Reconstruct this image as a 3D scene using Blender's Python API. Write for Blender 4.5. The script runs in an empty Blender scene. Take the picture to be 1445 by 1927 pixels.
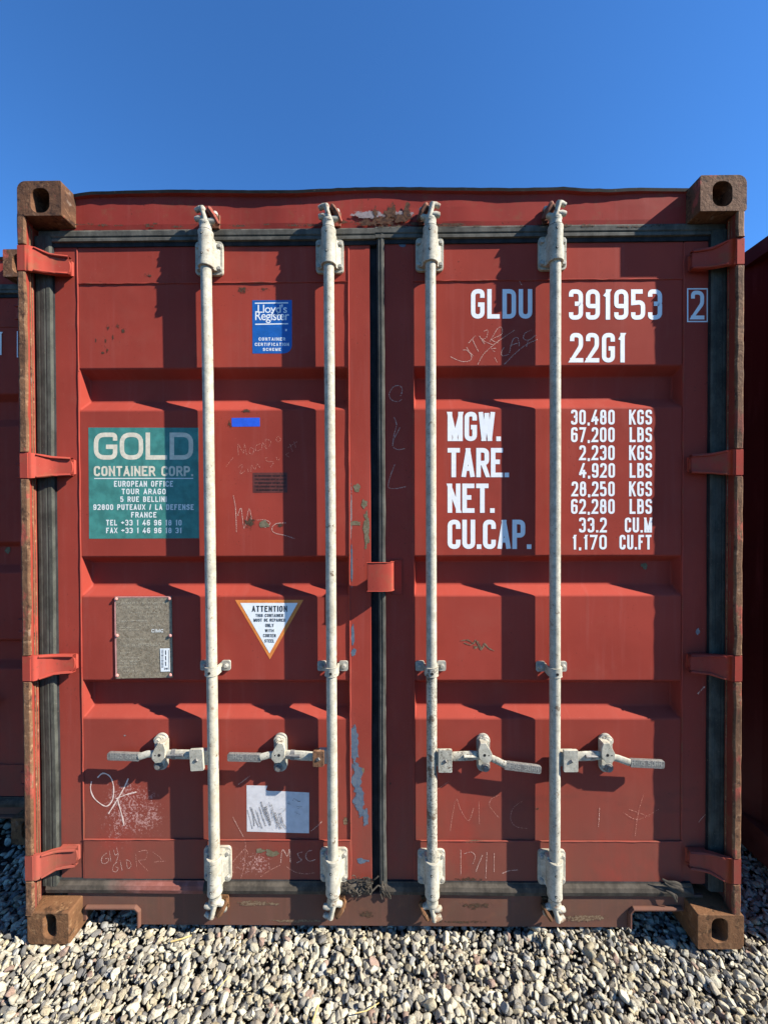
import bpy, bmesh, math, random
import numpy as np
from mathutils import Vector, Matrix, noise as mnoise

random.seed(7)
rng = np.random.default_rng(11)
sc = bpy.context.scene
COL = sc.collection

# ---------------------------------------------------------------- camera, sky, sun, exposure
F, W, H = 740.0, 1445.0, 1927.0                 # focal length and frame of the photograph in its pixels
CAM = Vector((0.0, -1.326, 1.496))
YAW, PITCH, ROLL = math.atan(6.5 / F), math.atan(7.5 / F), math.radians(-0.2)
R = Matrix.Rotation(YAW, 3, 'Z') @ Matrix.Rotation(math.pi / 2 - PITCH, 3, 'X') @ Matrix.Rotation(ROLL, 3, 'Z')
cd = bpy.data.cameras.new('camera')
cam = bpy.data.objects.new('camera', cd)
COL.objects.link(cam)
cam.matrix_world = Matrix.Translation(CAM) @ R.to_4x4()
cd.sensor_fit = 'VERTICAL'
cd.sensor_height = 36.0
cd.lens = 36.0 * F / H
cd.clip_start, cd.clip_end = 0.02, 2000
sc.camera = cam

SUN = Vector((0.2183, -0.0693, 0.172)).normalized()
wd = bpy.data.worlds.new('World')
sc.world = wd
wd.use_nodes = True
sky = wd.node_tree.nodes.new('ShaderNodeTexSky')
sky.sky_type = 'NISHITA'
sky.sun_disc = False
sky.sun_elevation = math.asin(SUN.z)
sky.sun_rotation = math.atan2(SUN.x, SUN.y)
sky.air_density, sky.dust_density, sky.ozone_density = 1.0, 0.0, 6.0
bg = wd.node_tree.nodes['Background']
tint = wd.node_tree.nodes.new('ShaderNodeMix')          # the phone camera's deep blue
tint.data_type, tint.blend_type = 'RGBA', 'MULTIPLY'
tint.inputs[0].default_value = 1.0
tint.inputs[7].default_value = (.77, 1.38, 1.88, 1)
wd.node_tree.links.new(sky.outputs[0], tint.inputs[6])
wd.node_tree.links.new(tint.outputs[2], bg.inputs[0])
bg.inputs[1].default_value = 0.05
ld = bpy.data.lights.new('sun', 'SUN')
ld.energy = 5.0
ld.angle = math.radians(0.5)
ld.color = (1.0, 0.94, 0.84)
lo = bpy.data.objects.new('sun', ld)
lo.rotation_euler = SUN.to_track_quat('Z', 'Y').to_euler()
lo.location = (6, -2, 5)
COL.objects.link(lo)
sc.view_settings.view_transform = 'Standard'
sc.view_settings.look = 'None'
sc.view_settings.exposure = 1.3
sc.view_settings.gamma = 1.0
sc.cycles.max_bounces = 6


def P(px, py, y):
    """The point of the plane Y = y that the photograph shows at pixel (px, py): used to measure real sizes."""
    d = R @ Vector(((px - W / 2) / F, (H / 2 - py) / F, -1.0))
    t = (y - CAM.y) / d.y
    p = CAM + d * t
    return p.x, p.z


def PX(x, y, z):
    d = R.transposed() @ (Vector((x, y, z)) - CAM)
    return W / 2 - F * d.x / d.z, H / 2 + F * d.y / d.z


def Xp(px, y, py=956):
    return P(px, py, y)[0]


def Zp(py, y, px=725):
    return P(px, py, y)[1]


# ---------------------------------------------------------------- materials
class N:
    def __init__(s, name):
        s.m = bpy.data.materials.new(name)
        s.m.use_nodes = True
        s.t = s.m.node_tree
        s.b = s.t.nodes['Principled BSDF']
        g = s.t.nodes.new('ShaderNodeNewGeometry')
        s.pos = g.outputs['Position']

    def link(s, a, b):
        s.t.links.new(a, b)

    def setv(s, sock, v):
        if hasattr(v, 'is_output') or isinstance(v, bpy.types.NodeSocket):
            s.link(v, sock)
        else:
            if isinstance(v, tuple) and len(v) == 3 and sock.type == 'RGBA':
                v = (*v, 1)
            sock.default_value = v

    def noise(s, scale, detail=3, rough=.55, vec=None, out=0):
        n = s.t.nodes.new('ShaderNodeTexNoise')
        n.inputs['Scale'].default_value = scale
        n.inputs['Detail'].default_value = detail
        n.inputs['Roughness'].default_value = rough
        s.link(vec if vec is not None else s.pos, n.inputs['Vector'])
        return n.outputs[out]

    def voro(s, scale, feature='F1', out='Distance', vec=None):
        n = s.t.nodes.new('ShaderNodeTexVoronoi')
        n.feature = feature
        n.inputs['Scale'].default_value = scale
        s.link(vec if vec is not None else s.pos, n.inputs['Vector'])
        return n.outputs[out]

    def ramp(s, v, a, b, c=0., d=1.):
        n = s.t.nodes.new('ShaderNodeMapRange')
        n.interpolation_type = 'SMOOTHSTEP'
        s.setv(n.inputs[0], v)
        for i, q in enumerate((a, b, c, d)):
            n.inputs[i + 1].default_value = q
        return n.outputs[0]

    def math(s, op, a, b=0.):
        n = s.t.nodes.new('ShaderNodeMath')
        n.operation = op
        s.setv(n.inputs[0], a)
        s.setv(n.inputs[1], b)
        return n.outputs[0]

    def mix(s, f, a, b, blend='MIX'):
        n = s.t.nodes.new('ShaderNodeMix')
        n.data_type = 'RGBA'
        n.blend_type = blend
        s.setv(n.inputs[0], f)
        s.setv(n.inputs[6], a)
        s.setv(n.inputs[7], b)
        return n.outputs[2]

    def scale(s, v3):
        n = s.t.nodes.new('ShaderNodeVectorMath')
        n.operation = 'MULTIPLY'
        s.link(s.pos, n.inputs[0])
        n.inputs[1].default_value = v3
        return n.outputs[0]

    def xyz(s):
        n = s.t.nodes.new('ShaderNodeSeparateXYZ')
        s.link(s.pos, n.inputs[0])
        return n.outputs

    def dist(s, c, r):
        a = s.t.nodes.new('ShaderNodeVectorMath')
        a.operation = 'SUBTRACT'
        s.link(s.pos, a.inputs[0])
        a.inputs[1].default_value = c
        b = s.t.nodes.new('ShaderNodeVectorMath')
        b.operation = 'DIVIDE'
        s.link(a.outputs[0], b.inputs[0])
        b.inputs[1].default_value = r
        l = s.t.nodes.new('ShaderNodeVectorMath')
        l.operation = 'LENGTH'
        s.link(b.outputs[0], l.inputs[0])
        return l.outputs['Value']

    def bump(s, h, strength, dist, prev=None):
        n = s.t.nodes.new('ShaderNodeBump')
        n.inputs['Strength'].default_value = strength
        n.inputs['Distance'].default_value = dist
        s.link(h, n.inputs['Height'])
        if prev is not None:
            s.link(prev, n.inputs['Normal'])
        return n.outputs[0]

    def done(s, col, rough=.6, bump=None, metal=0., spec=.3):
        s.setv(s.b.inputs['Base Color'], col)
        s.setv(s.b.inputs['Roughness'], rough)
        s.setv(s.b.inputs['Metallic'], metal)
        s.b.inputs['Specular IOR Level'].default_value = spec
        if bump is not None:
            s.link(bump, s.b.inputs['Normal'])
        return s.m


RED = (.285, .0455, .031)


def red_paint(name, col=RED, rust=.35, dirt=.5, scuffs=()):
    n = N(name)
    big = n.noise(2.2, 5)
    c = n.mix(n.ramp(big, .3, .7), tuple(v * .86 for v in col), tuple(v * 1.08 for v in col))
    c = n.mix(n.ramp(n.noise(8, 6, .7), .50, .72, 0, .16), c, (col[0] * 1.0, col[1] * 1.9, col[2] * 1.9))
    c = n.mix(n.ramp(n.noise(1.4, 6, .72, n.scale((1, 1, .6))), .54, .70, 0, .35), c, (col[0] * .62, col[1] * .9, col[2] * .9))
    # faint vertical streaks of weathering
    st = n.noise(7, 4, .6, n.scale((6, 1, .35)))
    c = n.mix(n.ramp(st, .5, .8, 0, .16), c, (.36, .12, .10))
    # small dark specks and chips, gathered in clusters
    sp = n.math('MULTIPLY', n.ramp(n.noise(150, 2), .66, .72), n.ramp(n.noise(9, 2), .52, .62))
    c = n.mix(n.math('MULTIPLY', sp, min(1, rust * 1.6)), c, (.05, .022, .016))
    ch = n.math('MULTIPLY', n.ramp(n.noise(48, 5, .7), .69 - .06 * rust, .74 - .06 * rust), n.ramp(n.noise(3.1, 2), .5, .66))
    c = n.mix(n.math('MULTIPLY', ch, min(1, rust * 1.4)), c, (.11, .05, .03))
    # pale dust flecks
    gr = n.math('MULTIPLY', n.ramp(n.noise(17, 6, .72), .50, .70), max(0., rust - .55) * 1.6)
    c = n.mix(gr, c, (.19, .085, .045))
    fl = n.math('MULTIPLY', n.ramp(n.noise(320, 1), .765, .80), .45)
    c = n.mix(fl, c, (.5, .25, .2))
    # road dirt towards the ground
    z = n.xyz()[2]
    dz = n.math('MULTIPLY', n.ramp(z, .95, .0), n.ramp(n.noise(3.5, 6, .68, n.scale((1.4, 1, .8))), .15, .62))
    c = n.mix(n.math('MULTIPLY', dz, min(1, dirt * 2.)), c, (.165, .060, .042))
    sm = n.math('MULTIPLY', n.ramp(n.noise(2.6, 5, .7, n.scale((.8, 1, 2.2))), .56, .72), n.ramp(z, 1.0, .1))
    c = n.mix(n.math('MULTIPLY', sm, dirt * .9), c, (.085, .045, .035))
    rs = n.math('MULTIPLY', n.ramp(n.noise(26, 4, .6, n.scale((1, 1, .05))), .60, .72), n.ramp(n.noise(2.2, 3), .46, .62))
    c = n.mix(n.math('MULTIPLY', rs, rust * .45), c, (.14, .05, .028))
    for (cx, cy, cz), rr, th in scuffs:
        m = n.ramp(n.math('ADD', n.dist((cx, cy, cz), rr), n.math('MULTIPLY', n.math('SUBTRACT', n.noise(11, 3), .5), 1.5)), 1.0, .2)
        s1 = n.ramp(n.math('ADD', n.noise(130, 4, .75), n.math('MULTIPLY', m, .13)), th + .075, th + .12)
        c = n.mix(n.math('MULTIPLY', n.math('MULTIPLY', s1, m), .6), c, (.55, .33, .28))
    b = n.bump(n.noise(220, 2), .06, .0015)
    b = n.bump(n.noise(4, 3), .5, .005, b)
    b = n.bump(ch, .3, .001, b)
    return n.done(c, n.ramp(big, .3, .7, .55, .7), b, spec=.03)


def rust_mat(name, a=(.035, .018, .012), b=(.12, .056, .028), c3=(.22, .115, .06), paint=.0, sc_=1.):
    n = N(name)
    f = n.noise(28 * sc_, 6, .68)
    c = n.mix(n.ramp(f, .34, .5), a, b)
    c = n.mix(n.ramp(n.noise(60 * sc_, 5, .7), .52, .7), c, c3)
    pit = n.ramp(n.voro(170 * sc_), .0, .35)
    c = n.mix(n.ramp(pit, .35, 0, 0, .6), c, a)
    if paint:
        c = n.mix(n.ramp(n.noise(14, 5, .65, n.scale((1, 1, .45))), .60 - paint * .25, .66 - paint * .25), c, (.30, .07, .045))
    c = n.mix(n.ramp(n.noise(7 * sc_, 5, .7), .46, .66, 0, .6), c, tuple(v * .9 for v in a))
    c = n.mix(n.ramp(n.noise(11 * sc_, 4, .65), .60, .70, 0, .45), c, (.30, .24, .19))
    bm = n.bump(f, .8, .006)
    bm = n.bump(pit, .3, .0018, bm)
    return n.done(c, .85, bm, spec=.2)


def flat_mat(name, col, rough=.6, var=.12, spec=.3, wear=None, wear_t=.66, scale=40):
    n = N(name)
    f = n.noise(scale, 5, .65)
    c = n.mix(n.ramp(f, .3, .7), tuple(v * (1 - var) for v in col), tuple(v * (1 + var) for v in col))
    if wear:
        c = n.mix(n.ramp(n.noise(scale * 2.3, 5, .72), wear_t, wear_t + .05), c, wear)
    return n.done(c, rough, n.bump(f, .25, .0015), spec=spec)


def rod_mat(name, wear_t=.66):
    n = N(name)
    f = n.noise(34, 6, .75)
    c = n.mix(n.ramp(f, .32, .66), (.28, .265, .21), (.46, .425, .335))
    z = n.noise(9, 5, .7, n.scale((1, 1, .4)))
    c = n.mix(n.ramp(z, .50, .74, 0, .6), c, (.29, .235, .15))
    c = n.mix(n.ramp(n.noise(150, 3, .75), wear_t - .02, wear_t + .05), c, (.13, .11, .085))
    c = n.mix(n.ramp(n.noise(20, 7, .78), wear_t, wear_t + .05), c, (.13, .095, .065))
    h = n.xyz()[2]
    ends = n.math('MAXIMUM', n.ramp(h, 2.42, 2.56), n.ramp(h, .20, .03))
    rr = n.math('ADD', n.noise(38, 6, .75), n.math('MULTIPLY', ends, .13))
    c = n.mix(n.ramp(rr, .60, .70, 0, .85), c, (.17, .085, .042))
    b = n.bump(n.noise(160, 3), .3, .0015)
    b = n.bump(n.noise(420, 2), .25, .0006, b)
    return n.done(c, .68, b, spec=.2)


def rubber_mat(name, col):
    n = N(name)
    f = n.noise(24, 6, .7, n.scale((1, 1, .5)))
    c = n.mix(n.ramp(f, .35, .68), tuple(v * .65 for v in col), tuple(v * 1.35 for v in col))
    c = n.mix(n.ramp(n.noise(90, 4, .7), .64, .72, 0, .6), c, (.16, .13, .10))
    return n.done(c, .8, n.bump(f, .4, .003), spec=.12)


def overspray_mat():
    """muddy rubber with red paint that was sprayed over part of its length"""
    n = N('red overspray on rubber')
    f = n.noise(24, 6, .7)
    c = n.mix(n.ramp(f, .35, .68), (.042, .035, .027), (.085, .07, .054))
    x = n.math('ADD', n.xyz()[0], n.math('MULTIPLY', n.noise(9, 5, .7), .22))
    c = n.mix(n.ramp(x, -.90, -.70, 0, .85), c, n.mix(n.ramp(f, .4, .6), (.21, .07, .052), (.27, .105, .085)))
    return n.done(c, .75, n.bump(f, .4, .003), spec=.12)


def chalk_mat(name, col, cover=.5):
    n = N(name)
    c = n.done(col, .9, spec=.1)
    tr = n.t.nodes.new('ShaderNodeBsdfTransparent')
    mx = n.t.nodes.new('ShaderNodeMixShader')
    n.link(n.ramp(n.noise(420, 3, .7), .62 - cover * .3, .70 - cover * .3), mx.inputs[0])
    n.link(tr.outputs[0], mx.inputs[1])
    n.link(n.b.outputs[0], mx.inputs[2])
    n.link(mx.outputs[0], n.t.nodes['Material Output'].inputs['Surface'])
    return c


def patch_mat(name, col, col2, scale=55, cover=.5, soft=.05, rough=.8):
    """worn patch whose outline is broken up: the rim thins out into flecks"""
    n = N(name)
    f = n.noise(scale * 1.7, 5, .7)
    c = n.done(n.mix(n.ramp(f, .4, .6), col, col2), rough, spec=.15)
    e = n.t.nodes.new('ShaderNodeAttribute')
    e.attribute_name = 'edge'
    v = n.math('ADD', n.noise(scale, 7, .72), n.math('MULTIPLY', e.outputs['Fac'], .42))
    tr = n.t.nodes.new('ShaderNodeBsdfTransparent')
    mx = n.t.nodes.new('ShaderNodeMixShader')
    t = 1.05 - cover * .5
    n.link(n.ramp(v, t - .12, t - .12 + soft), mx.inputs[0])
    n.link(tr.outputs[0], mx.inputs[1])
    n.link(n.b.outputs[0], mx.inputs[2])
    n.link(mx.outputs[0], n.t.nodes['Material Output'].inputs['Surface'])
    return c


x_, z_ = P(245, 1530, .07)
x2, z2 = P(475, 1625, .07)
x3, z3 = P(1140, 1560, .07)
M = {
    'rust_patch': patch_mat('rust bloom', (.10, .048, .026), (.045, .022, .014), 42, .5, .12),
    'rubber_low': rubber_mat('muddy rubber', (.062, .052, .040)),
    'overspray': overspray_mat(),
    'red': red_paint('weathered red paint', scuffs=[((x_, .07, z_), (.17, .3, .15), .56), ((x2, .07, z2), (.13, .3, .075), .58)]),
    'red_frame': red_paint('red frame paint', (.255, .038, .029), rust=.8, dirt=.75),
    'red_sill': red_paint('dirty red sill paint', (.105, .064, .045), rust=.8, dirt=.22),
    'red_worn': red_paint('chipped red paint', (.31, .051, .035), rust=.9, dirt=.4),
    'rust': rust_mat('pitted brown rust', paint=.05),
    'rust_low': rust_mat('orange brown rust', (.042, .022, .011), (.145, .068, .030), (.24, .13, .06), .0, .8),
    'keeper': rust_mat('rusty keeper paint', (.06, .03, .02), (.18, .075, .045), (.30, .14, .09), .4),
    'rust_lip': rust_mat('flaking rust', (.055, .027, .016), (.17, .085, .043), (.33, .20, .11), .10),
    'white': rod_mat('cream rod paint', .625),
    'white_worn': rod_mat('chipped white rod paint', .55),
    'galv': flat_mat('grey galvanised steel', (.31, .295, .245), .55, .25, .4, (.12, .10, .08), .62),
    'steel': flat_mat('dark worn steel', (.15, .14, .125), .5, .3, .5, (.36, .34, .3), .6, 120),
    'rubber': rubber_mat('dusty grey rubber', (.056, .058, .048)),
    'rubber_dusty': rubber_mat('worn dusty rubber', (.085, .080, .066)),
    'flank': red_paint('rust eaten red paint', (.22, .045, .03), rust=1.15, dirt=.5),
    'rubber_black': rubber_mat('black rubber', (.022, .022, .023)),
    'tar': rubber_mat('black roof edge', (.010, .010, .010)),
    'black': flat_mat('painted hole shade', (.012, .011, .011), .9, .2),  # near-black colour painted for the shade in holes and grooves that are not cut
    'lettering': flat_mat('white lettering film', (.72, .72, .70), .55, .03, .3, (.5, .3, .26), .77, 60),
    'teal': flat_mat('faded teal film', (.048, .20, .165), .5, .22, .35, (.12, .26, .22), .72, 26),
    'cream': flat_mat('yellowed white film', (.62, .56, .42), .55, .12, .3, (.4, .33, .22), .70, 60),
    'tealwhite': flat_mat('white print', (.70, .70, .64), .55, .05),
    'blue': flat_mat('blue film', (.010, .095, .33), .4, .12, .4),
    'bluetape': flat_mat('bright blue tape', (.02, .09, .55), .5, .1),
    'orange': flat_mat('orange film', (.62, .20, .045), .5, .12),
    'white_film': flat_mat('white film', (.72, .74, .72), .5, .04),
    'ink': flat_mat('black ink', (.03, .03, .03), .6, .1),
    'paper': flat_mat('torn white paper', (.55, .53, .52), .8, .08, .1),
    'scuff': chalk_mat('grey scuff marks', (.17, .16, .155), .55),
    'plate': flat_mat('tarnished nameplate metal', (.225, .185, .125), .5, .3, .5, (.095, .06, .03), .56, 110),
    'plate_text': chalk_mat('worn raised text', (.5, .44, .32), .55),
    'pinkpaint': flat_mat('pale overspray paint', (.52, .24, .20), .6, .15, .3, (.25, .06, .045), .64, 60),
    'chalk_bold': chalk_mat('bold chalk', (.74, .56, .46), .85),
    'chalk': chalk_mat('pale chalk scratch', (.64, .42, .33), .52),
    'chalk_faint': chalk_mat('faint chalk scratch', (.62, .30, .22), .45),
    'scrape': patch_mat('bare scraped metal', (.20, .14, .085), (.11, .06, .035), 80, .5),
    'bluechip': patch_mat('old blue paint', (.075, .105, .145), (.11, .135, .165), 45, .62),
    'stain': patch_mat('dark mildew stain', (.05, .035, .022), (.09, .05, .03), 90, .42, .2),
    'olive': patch_mat('green grey residue', (.12, .10, .055), (.17, .14, .09), 50, .55),
    'greychip': patch_mat('grey sticker residue', (.20, .165, .16), (.27, .22, .21), 60, .5),
    'darkfilm': flat_mat('dark brown label film', (.10, .026, .02), .6, .25),
    'darkink': flat_mat('near black print', (.035, .014, .012), .6, .2),
    'wall_red_shaded': red_paint('side wall red with gap shade', (.075, .012, .010), rust=.5, dirt=.5),  # well below the door red: the narrow gap's shade is put into it
    'straw': flat_mat('dry straw', (.50, .36, .14), .8, .2),
}


# ---------------------------------------------------------------- mesh builder
class MB:
    def __init__(s):
        s.v, s.f, s.m, s.mats, s.e = [], [], [], [], {}

    def mi(s, mat):
        mat = M[mat] if isinstance(mat, str) else mat
        if mat not in s.mats:
            s.mats.append(mat)
        return s.mats.index(mat)

    def add(s, vs, fs, mat):
        o = len(s.v)
        k = s.mi(mat)
        s.v += [tuple(v) for v in vs]
        for f in fs:
            s.f.append([i + o for i in f])
            s.m.append(k)

    def box(s, x0, x1, y0, y1, z0, z1, mat):
        vs = [(x, y, z) for x in (x0, x1) for y in (y0, y1) for z in (z0, z1)]
        s.add(vs, [(0, 2, 3, 1), (4, 5, 7, 6), (0, 1, 5, 4), (2, 6, 7, 3), (0, 4, 6, 2), (1, 3, 7, 5)], mat)

    def prism(s, poly, y0, y1, mat, back=True):
        """poly: (x, z) outline, extruded along Y"""
        n = len(poly)
        vs = [(x, y0, z) for x, z in poly] + [(x, y1, z) for x, z in poly]
        fs = [tuple(range(n))] + ([tuple(range(2 * n - 1, n - 1, -1))] if back else [])
        fs += [(i, n + i, n + (i + 1) % n, (i + 1) % n) for i in range(n)]
        s.add(vs, fs, mat)

    def zprism(s, poly, z0, z1, mat):
        """poly: (x, y) plan outline, extruded along Z"""
        n = len(poly)
        vs = [(x, y, z0) for x, y in poly] + [(x, y, z1) for x, y in poly]
        fs = [tuple(range(n)), tuple(range(2 * n - 1, n - 1, -1))]
        fs += [(i, (i + 1) % n, n + (i + 1) % n, n + i) for i in range(n)]
        s.add(vs, fs, mat)

    def tube(s, pts, r, mat, n=10, caps=True, sy=1.):
        pts = [Vector(p) for p in pts]
        rs = r if isinstance(r, (list, tuple)) else [r] * len(pts)
        vs, fs = [], []
        up = None
        for i, p in enumerate(pts):
            t = (pts[min(i + 1, len(pts) - 1)] - pts[max(i - 1, 0)]).normalized()
            if up is None or abs(up.dot(t)) > .95:
                up = Vector((0, -1, 0)) if abs(t.y) < .9 else Vector((0, 0, 1))
            a = up.cross(t).normalized()
            b = t.cross(a).normalized()
            up = b
            for k in range(n):
                q = 2 * math.pi * k / n
                vs.append(p + a * (math.cos(q) * rs[i]) + b * (math.sin(q) * rs[i] * sy))
        for i in range(len(pts) - 1):
            for k in range(n):
                fs.append((i * n + k, i * n + (k + 1) % n, (i + 1) * n + (k + 1) % n, (i + 1) * n + k))
        if caps:
            fs.append(tuple(range(n))[::-1])
            fs.append(tuple((len(pts) - 1) * n + k for k in range(n)))
        s.add(vs, fs, mat)

    def bolt(s, x, z, y, r, h, mat, n=6):
        """bolt head on the plane Y = y, sticking out to the viewer by h"""
        s.tube([(x, y, z), (x, y - h * .3, z), (x, y - h * .31, z), (x, y - h * .9, z), (x, y - h, z)], [r * 1.35, r * 1.35, r, r, r * .8], mat, n=max(n, 8))

    def blob(s, px, py, rx, ry, y, mat, n=22, rough=.35, seed=0):
        """ragged flat patch (pixel centre and radii) lying on the plane Y = y"""
        rr = random.Random(seed)
        off = rr.random() * 50
        n = 24
        vs, es = [], []
        for q, e in ((1.25, 0.), (.7, .6)):
            for k in range(n):
                a = 2 * math.pi * k / n
                w = q * (1 + .5 * mnoise.noise(Vector((math.cos(a) * 1.3 + off, math.sin(a) * 1.3, off))))
                x, z = P(px + math.cos(a) * rx * w, py + math.sin(a) * ry * w, y)
                vs.append((x, y, z))
                es.append(e)
        x, z = P(px, py, y)
        vs.append((x, y, z))
        es.append(1.)
        o = len(s.v)
        s.add(vs, [(k, (k + 1) % n, n + (k + 1) % n, n + k) for k in range(n)] + [(n + k, n + (k + 1) % n, 2 * n) for k in range(n)], mat)
        for i, e in enumerate(es):
            s.e[o + i] = e

    def poly_px(s, pts, y, mat):
        s.add([(lambda q: (q[0], y, q[1]))(P(a, b, y)) for a, b in pts], [tuple(range(len(pts)))], mat)

    def stroke(s, pts, w, y, mat, closed=False, jit=0.):
        """flat painted line of pixel width w along pixel points, on the plane Y = y"""
        pts = [Vector(p) for p in pts]
        q = [pts[0]]
        for p in pts[1:]:
            if (p - q[-1]).length > 1e-4:
                q.append(p)
        pts = q
        if closed and (pts[0] - pts[-1]).length < 1e-4:
            pts = pts[:-1]
        n = len(pts)
        if n < 2:
            return
        L, Rr = [], []
        for i in range(n):
            p = pts[i]
            a = pts[(i - 1) % n] if (closed or i > 0) else None
            b = pts[(i + 1) % n] if (closed or i < n - 1) else None
            d1 = (p - a).normalized() if a is not None else None
            d2 = (b - p).normalized() if b is not None else None
            d1 = d1 if d1 is not None else d2
            d2 = d2 if d2 is not None else d1
            n1, n2 = Vector((-d1.y, d1.x)), Vector((-d2.y, d2.x))
            m = n1 + n2
            if m.length < .25:
                m = n1
                k = 1.
            else:
                m.normalize()
                k = min(1.9, 1 / max(.3, m.dot(n1)))
            ww = w * (1 + random.uniform(-jit, jit))
            L.append(p + m * (ww / 2 * k))
            Rr.append(p - m * (ww / 2 * k))
        vs = []
        for p in L + Rr:
            x, z = P(p.x, p.y, y)
            vs.append((x, y, z))
        fs = [(i, (i + 1) % n, n + (i + 1) % n, n + i) for i in range(n if closed else n - 1)]
        s.add(vs, fs, mat)

    def build(s, name, parent=None, bevel=0., seg=2, smooth=35, ang=30, origin=None):
        me = bpy.data.meshes.new(name)
        o = origin
        if o is None:
            o = parent['_o'] if parent is not None and '_o' in parent else (0, 0, 0)
        me.from_pydata([(a - o[0], b - o[1], c - o[2]) for a, b, c in s.v], [], s.f)
        for m in s.mats:
            me.materials.append(m)
        me.polygons.foreach_set('material_index', s.m)
        if s.e:
            at = me.attributes.new('edge', 'FLOAT', 'POINT')
            at.data.foreach_set('value', [s.e.get(i, 1.) for i in range(len(s.v))])
        if smooth:
            me.polygons.foreach_set('use_smooth', [True] * len(me.polygons))
            me.set_sharp_from_angle(angle=math.radians(smooth))
        me.update()
        ob = bpy.data.objects.new(name, me)
        ob['_o'] = list(o)
        COL.objects.link(ob)
        if parent is not None:
            ob.parent = parent
        if bevel:
            b = ob.modifiers.new('bevel', 'BEVEL')
            b.width, b.segments, b.limit_method, b.angle_limit = bevel, seg, 'ANGLE', math.radians(ang)
            b.harden_normals = bool(smooth)
        return ob


def rrect(cx, cz, w, h, r, n=5):
    rs = r if isinstance(r, (list, tuple)) else [r] * 4      # corners: bl, br, tr, tl
    out = []
    for (sx, sz, a0), rad in zip(((-1, -1, 180), (1, -1, 270), (1, 1, 0), (-1, 1, 90)), rs):
        ox, oz = cx + sx * (w / 2 - rad), cz + sz * (h / 2 - rad)
        for k in range(n + 1):
            a = math.radians(a0 + 90 * k / n)
            out.append((ox + rad * math.cos(a), oz + rad * math.sin(a)))
    return out


def boolean(base, cutters, name):
    """base mesh minus the cutters, worked out once; the cutters are removed again"""
    a = bpy.data.objects.new('tmp', base)
    COL.objects.link(a)
    tmp = []
    for c in cutters:
        b = bpy.data.objects.new('tmp', c)
        COL.objects.link(b)
        m = a.modifiers.new('b', 'BOOLEAN')
        m.operation, m.solver, m.object = 'DIFFERENCE', 'EXACT', b
        tmp.append(b)
    dg = bpy.context.evaluated_depsgraph_get()
    dg.update()
    me = bpy.data.meshes.new_from_object(a.evaluated_get(dg))
    me.name = name
    for o in [a] + tmp:
        bpy.data.objects.remove(o)
    return me


def thing(name, label, cat, loc, group=None):
    o = bpy.data.objects.new(name, None)
    o.empty_display_size = .2
    o.location = loc
    o['_o'] = list(loc)
    o['label'], o['category'] = label, cat
    if group:
        o['group'] = group
    COL.objects.link(o)
    return o


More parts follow.
